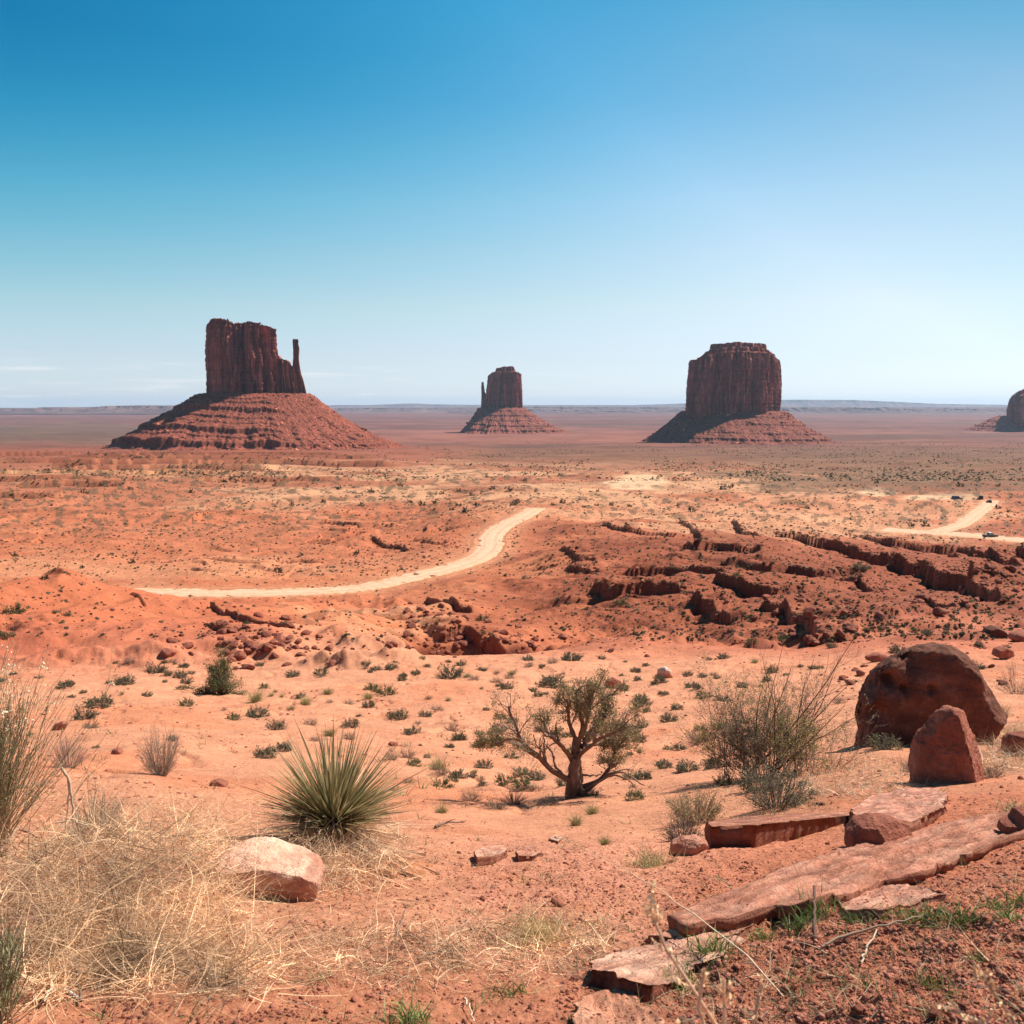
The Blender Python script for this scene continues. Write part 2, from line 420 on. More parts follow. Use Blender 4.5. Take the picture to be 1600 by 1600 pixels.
# ledges of bedrock: pixel polyline, height, length of the back slope
LEDGES = [
 ([(935,822),(990,832),(1065,840)],2.2,16), ([(1056,812),(1085,832),(1100,856)],2.2,10), ([(1130,818),(1165,838),(1195,846)],2.5,12),
 ([(1200,834),(1260,848),(1310,862),(1360,878),(1408,892)],4.2,26), ([(1396,893),(1450,913),(1500,930),(1520,944)],4.5,22),
 ([(1318,828),(1350,838),(1400,856),(1440,862),(1500,868),(1540,886),(1620,902)],4.0,26),
 ([(1058,867),(1110,872),(1150,880),(1192,888)],3.0,18), ([(965,898),(1020,901),(1060,908),(1142,919)],3.2,20),
 ([(1188,904),(1230,902),(1275,909)],3.2,14), ([(920,925),(960,935),(1005,938),(1072,949)],3.4,22),
 ([(1108,930),(1150,938),(1212,945)],3.2,14), ([(1083,962),(1110,968),(1135,978)],2.2,10), ([(870,862),(905,876),(935,882)],1.6,9),
 ([(880,884),(905,888),(938,902)],1.6,9), ([(1180,968),(1230,974),(1290,990)],2.4,10), ([(1490,940),(1530,950),(1555,960)],2.6,9),
 ([(1300,915),(1340,925),(1370,945)],1.8,10),([(1380,970),(1440,968),(1500,975)],1.0,6),
 ([(1480,868),(1520,890),(1570,902),(1640,915)],3.2,14),
 ([(500,812),(560,823),(625,820)],2.2,14), ([(515,845),(545,838),(560,832)],2.6,8), ([(150,806),(205,808)],1.8,12), ([(210,808),(240,809)],1.8,8),
 ([(80,842),(160,840),(235,842)],1.4,14), ([(580,842),(610,850),(640,862)],2.0,10), ([(300,812),(330,806)],2.0,10), ([(260,875),(380,873)],1.0,10),
 ([(655,850),(690,856),(705,862)],1.6,8), ([(430,905),(470,890),(510,878)],1.0,8), ([(0,935),(30,925),(60,922)],2.0,8),([(80,940),(100,945)],1.2,5),
 ([(660,935),(700,945),(735,955)],2.2,8), ([(680,985),(720,985),(800,1002)],2.6,9), ([(650,962),(690,968)],1.6,6),
 ([(290,958),(330,962),(370,985),(430,1000),(470,1010)],1.0,7),([(330,1000),(380,1012)],0.7,5),([(200,958),(230,966)],0.8,5),
]
# low benches in front of the western butte
for k, (x0, x1, py) in enumerate([(-60,560,711),(80,600,716.5),(-80,470,722),(60,640,727.5),(90,420,734),(-100,300,741),(150,500,745),(-200,160,752),(20,200,764),(-100,90,778),(300,520,752)]):
    LEDGES.append(([(x0, py + 1), ((x0 + x1) / 2, py - 1), (x1, py + 1.5)], (5.5 if py < 736 else 3.0), (110 if py < 736 else 60)))

CC = 2.0
def rows_y():
    a = np.linspace(-1.6, 1.2, 50)[:-1]
    b = np.exp(np.linspace(math.log(1.2), math.log(60), 620))[:-1]
    c = np.exp(np.linspace(math.log(60), math.log(300), 470))[:-1]
    d = np.exp(np.linspace(math.log(300), math.log(1300), 230))[:-1]
    e = np.exp(np.linspace(math.log(1300), math.log(2200), 150))[:-1]
    f = np.exp(np.linspace(math.log(2200), math.log(40000), 130))
    return np.r_[a, b, c, d, e, f]
YR = rows_y()
TR = np.r_[np.linspace(-1.25, -0.66, 70)[:-1], np.linspace(-0.66, 0.66, 1080), np.linspace(0.66, 1.25, 70)[1:]]
GX = (YR[:, None] + CC) * TR[None, :]; GY = np.broadcast_to(YR[:, None], GX.shape).copy()
GZ = base_z(GX, GY)
PX0, PY0 = to_px(GX, np.maximum(GY, 0.5), GZ)
_lw = np.log(np.maximum(GY, 0.5) + 1.0)
WX = fbm(GX / (GY + 3) * 7, _lw * 7, 71.0, 5, 0.55); WY = fbm(GX / (GY + 3) * 9, _lw * 9, 77.0, 5, 0.55)

def box_mask(x0, x1, y0, y1, s):
    X = PX0 + WX * 260; Yq = PY0 + WY * min(34, s * 1.9); sx = max(5 * s, 60)
    return sstep(x0 - sx, x0 + sx, X) * (1 - sstep(x1 - sx, x1 + sx, X)) * sstep(y0 - s, y0 + s, Yq) * (1 - sstep(y1 - s, y1 + s, Yq))

def part_rows(y0, y1, fn):
    """evaluate fn(X, Y) only on the rows between two depths, zero elsewhere"""
    out = np.zeros(GX.shape, np.float32); sel = np.where((YR >= y0) & (YR <= y1))[0]
    if len(sel): out[sel[0]:sel[-1] + 1] = fn(GX[sel[0]:sel[-1] + 1], GY[sel[0]:sel[-1] + 1])
    return out
# rolling relief
amp = np.interp(np.log(np.maximum(GY, 1)), np.log([1, 3, 10, 30, 60, 120, 300, 600, 1500, 4000, 40000]), [0.015, 0.035, 0.10, 0.16, 0.45, 1.3, 2.0, 2.6, 3.5, 4, 4])
wl = np.interp(np.log(np.maximum(GY, 1)), np.log([1, 3, 10, 30, 60, 120, 300, 600, 1500, 4000, 40000]), [0.6, 1.0, 3, 6, 11, 22, 45, 80, 180, 500, 1500])
hm = box_mask(850, 1700, 825, 985, 25)
lev = 0
for Wl, lo, hi in [(0.8, -5, 6), (3, 4, 24), (9, 14, 75), (24, 50, 420), (60, 140, 1500), (200, 500, 6000), (700, 2500, 50000)]:
    m = sstep(lo * 0.75, lo * 1.3 + 0.1, GY) * (1 - sstep(hi * 0.75, hi * 1.3, GY)) if lo > 0 else 1 - sstep(hi * 0.75, hi * 1.3, GY)
    lev = lev + m * part_rows(lo * 0.7 if lo > 0 else -9, hi * 1.35, lambda X, Yv: fbm(X / Wl, Yv / Wl, Wl, 5 if Wl < 50 else 3, 0.52))
near_zone = sstep(44, 60, GY)
lev = lev * (1 - 0.62 * hm) * (1 - 0.85 * box_mask(1330, 2000, 826, 872, 10)) * (1 - 0.6 * box_mask(-400, 700, 690, 740, 10))
GZ += lev * amp * 0.75
# spurs and gullies of the red hills on the right, folded across the slope
GZ += hm * part_rows(55, 330, lambda X, Yv: 1.0 * (1 - np.abs(perlin(X / 30 + Yv / 60, Yv / 50, 3.3)) * 2) + 0.7 * (1 - 2 * np.abs(perlin(X / 11, Yv / 16, 8.3))) + 0.3 * fbm(X / 3, Yv / 4, 8.9, 3))
mm = box_mask(0, 640, 930, 1030, 14)
GZ += mm * part_rows(38, 150, lambda X, Yv: 1.0 * (1 - 2 * np.abs(perlin(X / 9 + 4, Yv / 15, 1.3))) + 0.35 * (1 - 2 * np.abs(perlin(X / 3, Yv / 6, 2.3))))
# ravine: wash cut under the road slope
def polyw(pts): return world_of_px(pts)
for pts, dep, wd in (([(560,935),(590,955),(625,972),(655,992),(690,1012)], 0.9, 3.0), ([(655,990),(700,1008),(770,1008),(850,1000)], 2.6, 4.0), ([(850,1005),(1000,985),(1130,990),(1280,1000)], 1.4, 5.0), ([(775,875),(830,905),(880,960)],1.2,7)):
    pl = polyw(pts); i0, i1 = np.where((YR > pl[:, 1].min() - 4 * wd) & (YR < pl[:, 1].max() + 4 * wd))[0][[0, -1]]
    d, s, fr, zc = seg_dist(GX[i0:i1], GY[i0:i1], pl)
    GZ[i0:i1] -= dep * np.exp(-(d / wd) ** 2) * sstep(0, 0.12, fr) * (1 - 0.6 * sstep(0.85, 1, fr))
GZ += part_rows(6, 75, lambda X, Yv: (0.05 * fbm(X / 1.3, Yv / 1.6, 15.0, 5, 0.62) - 0.06 * np.maximum(0, perlin(X / 2.6, Yv / 3.4, 16.0) - 0.25)) * np.clip(Yv / 14, .6, 2.2) * sstep(6, 10, Yv) * (1 - sstep(55, 75, Yv)))
GZ += part_rows(7, 60, lambda X, Yv: -0.09 * np.exp(-(perlin(X / 5 + 0.25 * perlin(X / 1.1, Yv / 1.1, 3.0), Yv / 11, 18.0) / 0.05) ** 2) * sstep(7, 12, Yv) * (1 - sstep(45, 60, Yv)))
# small random ledges (contour steps of a noise field)
def steps(wlx, wly, K, H, seed):
    def f(X, Yv):
        n = fbm(X / wlx, Yv / wly, seed, 4, 0.5) * K + Yv / wly * 0.35
        fr = n - np.floor(n)
        return H * (1 - fr) * sstep(0, 0.10, fr)
    return part_rows(50, 900, f)
zm = box_mask(-400, 850, 742, 905, 14) * part_rows(50, 900, lambda X, Yv: sstep(-0.05, 0.35, fbm(X / 70, Yv / 90, 9.1, 3)))
GZ += zm * steps(70, 60, 3.6, 1.1, 4.4)
zr = hm * part_rows(50, 400, lambda X, Yv: sstep(-0.25, 0.2, fbm(X / 35, Yv / 40, 12.1, 3)))
GZ += zr * steps(60, 20, 3.0, 0.8, 6.4)
LEDGE_W = []
wobs = part_rows(30, 1400, lambda X, Yv: fbm(X / 7, Yv / 9, 33.0, 2, 0.5)); wob4 = part_rows(800, 3000, lambda X, Yv: fbm(X / 300, Yv / 160, 35.0, 3, 0.55))
wob = part_rows(30, 2600, lambda X, Yv: fbm(X / 6, Yv / 6, 31.0, 4, 0.6)); wob2 = part_rows(30, 1000, lambda X, Yv: perlin(X / 1.7, Yv / 1.7, 5.0)); wob3 = part_rows(400, 3000, lambda X, Yv: fbm(X / 60, Yv / 60, 3.0, 3, 0.6))
for pts, H, Lb in LEDGES:
    pl = polyw([(a, b_ + (H * 1.9 if 810 < b_ < 1000 and H > 1.5 else 0)) for a, b_ in pts]); LEDGE_W.append((pl, H))
    ym, yM = pl[:, 1].min(), pl[:, 1].max()
    sel = (YR > ym - 2.5 * Lb) & (YR < yM + 5 * Lb)
    i0, i1 = np.where(sel)[0][[0, -1]]; i1 += 1
    X, Yv = GX[i0:i1], GY[i0:i1]
    sc = Lb / 16.0
    d, s, fr, zc = seg_dist(X, Yv, pl)
    sd = d * s + ((wobs[i0:i1] * 1.1 + wob[i0:i1] * 0.16) * min(sc, 1.5) if Lb < 50 else wob4[i0:i1] * 30)
    H = H * (0.46 if Lb < 50 else 1.0)
    e = sstep(0.0, 0.10, fr) * (1 - sstep(0.90, 1.0, fr)) * (0.9 + (0.22 * wobs[i0:i1] + 0.03 * wob[i0:i1] if Lb < 50 else 0.5 * wob4[i0:i1]))
    up = sstep(-0.18 * min(sc, 1.5), 0.22 * min(sc, 1.5) + (1.5 if Lb > 50 else 0), sd) * np.exp(-np.maximum(sd, 0) / Lb)
    dn = np.where(sd < 0, np.exp(sd / (0.22 * Lb)), 0) * 0.35
    GZ[i0:i1] += H * e * (up - dn * (sd < 0))
# foreground: humps under the dry grass, sand drifts, rills
def hump(px, py, wx, wy, h):
    p = world_of_px([(px, py)])[0]; s = p[1] / F
    global GZ
    GZ += h * np.exp(-((GX - p[0]) / (wx * s)) ** 2 - ((GY - p[1]) / (wy)) ** 2)
hump(70, 955, 95, 14, 3.4); hump(200, 1390, 190, 1.1, 0.12); hump(500, 1350, 110, 0.7, 0.07); hump(1400, 1480, 240, 0.45, 0.06); hump(1180, 1255, 140, 1.2, 0.15)
hump(1330, 1270, 160, 0.9, 0.08)
clod = (1 - sstep(5, 10, GY))
cl_m = 0.3 + 0.9 * sstep(900, 1150, PX0) * sstep(1380, 1460, PY0) + 0.4 * sstep(550, 760, PX0) * sstep(1290, 1330, PY0)
GZ += clod * cl_m * part_rows(-9, 10, lambda X, Yv: 0.020 * np.abs(fbm(X / 0.10, Yv / 0.10, 2.0, 4, 0.65)) + 0.026 * fbm(X / 0.30, Yv / 0.30, 4.0, 3, 0.5))
# roads are levelled in
EDGE = np.zeros(GX.shape)
for pl, hw in ROADS:
    ym, yM = pl[:, 1].min() - 40, pl[:, 1].max() + 40
    i0, i1 = np.where((YR > ym) & (YR < yM))[0][[0, -1]]; i1 += 1
    d, s, fr, zc = seg_dist(GX[i0:i1], GY[i0:i1], pl)
    m = 1 - sstep(hw * 1.05, hw * 1.05 + 17, d)
    z = GZ[i0:i1]; z = z * (1 - m) + (zc - 0.22) * m
    z += 0.28 * np.exp(-((d - hw * 1.22) / 0.7) ** 2) * (0.8 + 0.5 * wob[i0:i1])
    GZ[i0:i1] = z
    EDGE[i0:i1] = np.maximum(EDGE[i0:i1], 1 - sstep(hw, hw + 6, d))

# colours of the earth: where pale sand, orange sand, red beds and scrub-stained plain lie
PXc, PYc = to_px(GX, np.maximum(GY, 0.5), base_z(GX, GY))
def lc(*c): return np.array(c, float)
sand = lc(0.62, 0.272, 0.150); orange = lc(0.56, 0.20, 0.098); red = lc(0.47, 0.142, 0.073); dkred_shade = lc(0.285, 0.083, 0.045)
pale = lc(0.75, 0.49, 0.32); scrub = lc(0.165, 0.082, 0.055); pink = lc(0.40, 0.18, 0.125); straw = lc(0.56, 0.33, 0.18)
_yc = np.r_[0, np.cumsum(np.diff(YR) / wl[1:, 0])][:, None] + 0 * GX
n1 = fbm(GX / (wl * 1.2), _yc / 1.6, 40.0, 5, 0.55); n2 = fbm(GX / (wl * 0.4), _yc / 0.5, 41.0, 4, 0.6)
n3 = part_rows(-9, 300, lambda X, Yv: fbm(X / 2.5, Yv / 4.0, 44.0, 5, 0.6))
C = np.empty(GX.shape + (3,)); C[:] = sand
def paint(mask, c, k=1.0):
    global C
    mk = np.clip(mask * k, 0, 1)[..., None]; C = C * (1 - mk) + c * mk
paint(sstep(0.0, 0.5, n1 + 0.5 * n3) * sstep(1010, 1050, PYc), orange, 0.7)
paint(sstep(1290, 1330, PYc) * sstep(600, 800, PXc + 60 * n1) * sstep(-0.4, 0.2, n2 + 0.2), lc(0.58, 0.245, 0.148), 0.8)
paint(sstep(1330, 1400, PYc + (PXc - 1000) * 0.25) * sstep(980, 1120, PXc), lc(0.49, 0.165, 0.085), 0.8)
paint(sstep(1480, 1540, PYc) * (1 - sstep(900, 1100, PXc)), orange, 0.6)
mid = 1 - sstep(995, 1035, PYc + 14 * n1 + 5 * n2 - 6 * sstep(800, 1000, PXc))
paint(mid, red, 0.85)
paint(mid * sstep(-0.1, 0.35, n1) * (1 - box_mask(880, 1800, 820, 1010, 20)), orange, 0.8)
# mound on the left
paint(box_mask(-400, 420, 925, 1045, 22), lc(0.49, 0.145, 0.075), 0.7)
paint(box_mask(-20, 300, 985, 1030, 14) * sstep(0, .3, n1 + 0.1), lc(0.40, 0.105, 0.055), 0.6)
# wash
paint(box_mask(545, 680, 940, 1005, 18) * sstep(-0.2, 0.2, n1 + .2), lc(0.63, 0.31, 0.18), 0.8)
# flats beside the road
paint(box_mask(-200, 480, 870, 915, 14), lc(0.60, 0.27, 0.155), 0.7)
paint(box_mask(430, 720, 870, 905, 14), lc(0.55, 0.23, 0.13), 0.6)
# red beds on the right; the darkest tone also holds painted slope shade
paint(box_mask(870, 1800, 828, 990, 16) * (0.95 + 0.4 * n2), dkred_shade, 0.95)
paint(box_mask(640, 960, 900, 1010, 18) * sstep(-0.3, 0.1, n1), lc(0.36, 0.105, 0.055), 0.85)
paint(box_mask(1120, 1800, 985, 1035, 12) * sstep(-0.1, 0.3, n1), lc(0.50, 0.17, 0.095), 0.6)
paint(box_mask(870, 1350, 810, 850, 12) * sstep(0.0, 0.3, n1), lc(0.44, 0.15, 0.085), 0.7)
paint(box_mask(1230, 1700, 835, 870, 9), lc(0.47, 0.155, 0.085), 0.6)
# valley floor
plain = 1 - sstep(750, 800, PYc + 12 * n1 + (PXc - 800) * 0.01)
paint(box_mask(-300, 760, 745, 880, 20) * sstep(-0.35, 0.25, n1), lc(0.49, 0.17, 0.095), 0.7)
paint(plain, lc(0.36, 0.135, 0.08), 0.7)
paint(box_mask(350, 1500, 726, 796, 26) * sstep(-0.25, 0.3, n1 + 0.1 + 0.3 * n2), lc(0.60, 0.33, 0.20), 0.85)
paint(box_mask(30, 560, 736, 756, 5) * sstep(-0.3, 0.2, n1), lc(0.55, 0.27, 0.15), 0.7)
paint(box_mask(-100, 90, 716, 740, 6) * sstep(-0.1, 0.2, n1), lc(0.62, 0.34, 0.19), 0.7)
paint(box_mask(1060, 1500, 795, 850, 12), lc(0.62, 0.325, 0.20), 0.7)
paint(box_mask(900, 1400, 786, 812, 10), lc(0.60, 0.30, 0.18), 0.6)
for (x0, x1, y0, y1) in ((940, 1045, 741, 767), (1395, 1520, 771, 782), (1340, 1400, 760, 775)):
    e = ((PXc - (x0 + x1) / 2) / ((x1 - x0) / 2)) ** 2 + ((PYc - (y0 + y1) / 2) / ((y1 - y0) / 2)) ** 2
    paint(1 - sstep(0.45, 1.25, e + 0.45 * n2 + 0.9 * WX + 0.5 * WY), pale, 0.9)
far = 1 - sstep(712, 735, PYc + 6 * n1)
paint(far * (1 - sstep(620, 760, PXc)) , lc(0.27, 0.085, 0.052), 0.85)
paint(far * sstep(620, 800, PXc), scrub, 0.85)
paint(box_mask(1180, 2200, 706, 768, 9) * (0.8 + 0.5 * n2), lc(0.17, 0.092, 0.058), 0.9)
paint(box_mask(850, 1500, 716, 738, 6) * (0.7 + 0.7 * n2), lc(0.26, 0.125, 0.08), 0.6)
streak = part_rows(1000, 1e6, lambda X, Yv: fbm(X / (Yv * 0.30), Yv / 420, 50.0, 5, 0.6))
st2 = part_rows(1000, 1e6, lambda X, Yv: fbm(X / (Yv * 0.16), np.log(Yv) * 16, 52.0, 4, 0.6))
vf = 1 - sstep(692, 705, PYc)
paint(vf, lc(0.17, 0.062, 0.050), 0.95)
paint(vf * sstep(0.05, 0.3, streak), lc(0.27, 0.115, 0.085), 0.8)
paint(vf * sstep(0.05, 0.3, -streak), lc(0.115, 0.065, 0.047), 0.8)
paint(vf * sstep(0.08, 0.25, st2), lc(0.165, 0.075, 0.065), 0.7)
paint(box_mask(-300, 280, 662, 692, 6) * (0.6 + 0.5 * streak), lc(0.14, 0.10, 0.062), 0.9)
paint(box_mask(540, 1100, 672, 694, 4), lc(0.33, 0.125, 0.09), 0.6)
# dark scrub speckle and gravel stain that lie on the ground
sp = part_rows(200, 21000, lambda X, Yv: fbm(X / (0.012 * Yv), np.log(Yv) * 22, 60.0, 3, 0.7))
paint(sstep(0.10, 0.26, sp) * sstep(180, 320, GY) * (1 - sstep(700, 1150, GY)) * (0.4 + 0.6 * (1 - box_mask(900, 1080, 735, 775, 10))), lc(0.13, 0.085, 0.05), 0.75)
paint(EDGE, lc(0.60, 0.30, 0.18), 0.55)
C *= (1 + (0.13 + 0.22 * sstep(130, 300, GY)) * n2 + 0.16 * n3)[..., None]
C *= 1 + (np.array([0.97, 0.93, 0.82]) - 1) * (sstep(50, 75, GY) * (1 - sstep(2500, 5000, GY)))[..., None]
AL = sstep(18, 120, GY)
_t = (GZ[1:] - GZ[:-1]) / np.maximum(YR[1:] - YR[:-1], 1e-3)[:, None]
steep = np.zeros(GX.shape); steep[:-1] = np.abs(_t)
paint(sstep(0.5, 1.2, steep) * sstep(40, 60, GY) * (1 - sstep(1000, 1300, GY)), lc(0.19, 0.055, 0.035), 0.85)  # steep ledge faces darkened in the colour to deepen their shade
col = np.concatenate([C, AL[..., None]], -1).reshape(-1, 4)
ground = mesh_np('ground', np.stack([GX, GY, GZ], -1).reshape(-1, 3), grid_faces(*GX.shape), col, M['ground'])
tag(ground, kind='structure')

def gz(x, y):
    x = np.asarray(x, float); y = np.asarray(y, float)
    i = np.clip(np.searchsorted(YR, y, side='right') - 1, 0, len(YR) - 2); fy = np.clip((y - YR[i]) / (YR[i + 1] - YR[i]), 0, 1)
    t = x / (y + CC); j = np.clip(np.searchsorted(TR, t, side='right') - 1, 0, len(TR) - 2); fx = np.clip((t - TR[j]) / (TR[j + 1] - TR[j]), 0, 1)
    return (GZ[i, j] * (1 - fx) + GZ[i, j + 1] * fx) * (1 - fy) + (GZ[i + 1, j] * (1 - fx) + GZ[i + 1, j + 1] * fx) * fy

_YS = np.exp(np.linspace(math.log(0.8), math.log(6000), 1800))
def hit(px, py):
    """ground point seen at pixel px, py, and metres per pixel there"""
    b = (800 - py) / F; kx = (px - 800) / F / (CT + b * ST); s = (-ST + b * CT) / (CT + b * ST)
    d = gz(kx * _YS, _YS) - s * _YS
    k = int(np.argmax(d > 0)); k = max(k, 1)
    f = d[k - 1] / (d[k - 1] - d[k] + 1e-12); Y = _YS[k - 1] + (_YS[k] - _YS[k - 1]) * min(max(f, 0), 1)
    x = kx * Y; z = float(gz(x, Y))
    return Vector((x, Y, z)), (Y * CT - z * ST) / F


# ------------------------------------------------------------------ roads
def road_mesh(name, pl, hw, ragged=0.25):
    d = np.gradient(pl[:, :2], axis=0); d /= np.linalg.norm(d, axis=1)[:, None]; nrm = np.stack([-d[:, 1], d[:, 0]], 1)
    ss = np.linspace(-1, 1, 15); V = []; CR = []; pl = smooth_pl(pl[::2], 6)
    d = np.gradient(pl[:, :2], axis=0); d /= np.linalg.norm(d, axis=1)[:, None]; nrm = np.stack([-d[:, 1], d[:, 0]], 1)
    for i in range(len(pl)):
        for s in ss:
            wv = hw * (1 + ragged * 1.3 * (float(perlin(i * 0.41, 7.7 if s > 0 else 2.2, 0.5)) + .5 * float(perlin(i * 1.3, 4.7 if s > 0 else 9.2, 0.5))) * (abs(s) > 0.8)); CR.append([1 - 0.16 * math.exp(-((abs(s) - .42) / .12) ** 2) - 0.10 * float(perlin(i * .2, s * 2, 3.3)), 1 - 0.2 * math.exp(-((abs(s) - .42) / .12) ** 2) - .12 * (abs(s) > .85), 1 - 0.22 * math.exp(-((abs(s) - .42) / .12) ** 2) - .2 * (abs(s) > .85)])
            q = pl[i, :2] + nrm[i] * s * wv
            V.append((q[0], q[1], pl[i, 2] + 0.05 * (1 - s * s) + 0.03 * math.cos(s * 14) - (0.3 if abs(s) == 1 else 0)))
    o = mesh_np(name, np.array(V), grid_faces(len(pl), 15), np.array(CR), M['road'])
    return tag(o, kind='structure')
road_mesh('road', R1, 3.0); road_mesh('road', R2, 5.5); road_mesh('road', R3, 3.2)

# ------------------------------------------------------------------ buttes
def interp_px(tab, v): return np.interp(v, [a for a, _ in tab], [b for _, b in tab])

def cliff_mesh(name, Y, left, right, top, zbot_py, depth, parent, origin, seed, nphi=420, nz=150, flute=1.0, jag=2.2, cap=None, power=2.6):
    """left/right: (py, px) silhouettes; top: (px, py); the wall is fluted with cracks and columns"""
    mpp = Y / F
    top_py = min(p for _, p in top)
    rows = np.linspace(zbot_py, top_py, nz)
    phi = np.linspace(0, 2 * math.pi, nphi, endpoint=False)
    cs, sn = np.cos(phi), np.sin(phi)
    sup = (np.abs(cs) ** power + np.abs(sn) ** power) ** (-1 / power)
    V = []
    def X_at(px, py): return (px - 800) / F * Y / (CT + (800 - py) / F * ST)
    topx = np.array([X_at(a, b) for a, b in top]); topz = np.array([P(a, b, Y).z for a, b in top])
    for k, py in enumerate(rows):
        l = interp_px(left, py); r = interp_px(right, py)
        xl, xr = X_at(l, py), X_at(r, py); cx, hw = (xl + xr) / 2, (xr - xl) / 2
        z = float(slope(py)) * Y
        zz = z / (22 * mpp)
        fl = 1 - 2.2 * np.abs(perlin(cs * 5.5 + seed, sn * 5.5, zz * 0.13)) ** 0.8
        fl2 = 1 - 2.2 * np.abs(perlin(cs * 14 + seed, sn * 14, zz * 0.3)) ** 0.8
        bl = np.floor(3 * perlin(cs * 9 + seed, sn * 9 + 3, np.floor(zz * 1.3) * 0.37)) / 3
        big = 0.62 * np.tanh(3.2 * perlin(cs * 4.4 + seed, sn * 4.4, zz * 0.12)) + 0.5 * perlin(cs * 7.3 + seed, sn * 7.3, zz * 0.4)
        band = perlin(0.5, seed, z / (3.2 * mpp))
        crk = np.exp(-(perlin(cs * 7 + seed + 0.15 * zz * 0.2, sn * 7, zz * 0.10) / 0.045) ** 2) + 0.6 * np.exp(-(perlin(cs * 17 + seed, sn * 17, zz * 0.25 + 3) / 0.06) ** 2)
        dr = -flute * mpp * 5.0 * crk + flute * mpp * (3.6 * fl + 1.6 * fl2 + 9.0 * bl + 13.0 * big + 1.3 * band + 2.2 * perlin(cs * 26 + seed, sn * 26, zz * 0.9)) - flute * mpp * 4.5
        ex = 0.08 + 0.92 * np.abs(sn)      # the silhouettes stay where the photograph has them
        y = Y + depth * (0.55 + 0.45 * hw / 90) * sup * sn + dr * sn
        x = cx + (hw * sup * cs) + dr * cs * ex
        jx = mpp * flute * perlin(0.3, seed + (cs > 0) * 5, z / (4 * mpp)); x = np.clip(x, xl + jx + 0.3 * mpp * fl2, xr + jx - 0.3 * mpp * fl2)
        y = Y + depth * (0.55 + 0.45 * hw / 90) * sup * sn + dr * sn
        zt = np.interp(x, topx, topz); x = x * (y / Y)
        zt = zt + jag * mpp * (1.3 * perlin(x / (5 * mpp), y / (9 * mpp), seed) + 0.7 * perlin(x / (2 * mpp), y / (4 * mpp), seed) - 0.3)
        V.append(np.stack([x, y, np.minimum(z, zt)], -1))
    last = V[-1]
    c = last.mean(0)
    for q in np.linspace(0.93, 0.0, 10):
        x = c[0] + (last[:, 0] - c[0]) * q; y = c[1] + (last[:, 1] - c[1]) * q
        zt = np.interp(x, topx, topz) + jag * mpp * (1.3 * perlin(x / (5 * mpp), y / (9 * mpp), seed) + 0.7 * perlin(x / (2 * mpp), y / (4 * mpp), seed) - 0.3)
        V.append(np.stack([x, y, np.minimum(zt, last[:, 2].max())], -1))
    V = np.array(V).reshape(-1, 3) - np.array(origin)
    return mesh_np(name, V, grid_faces(nz + 10, nphi, True), None, M['cliff'], True, parent)

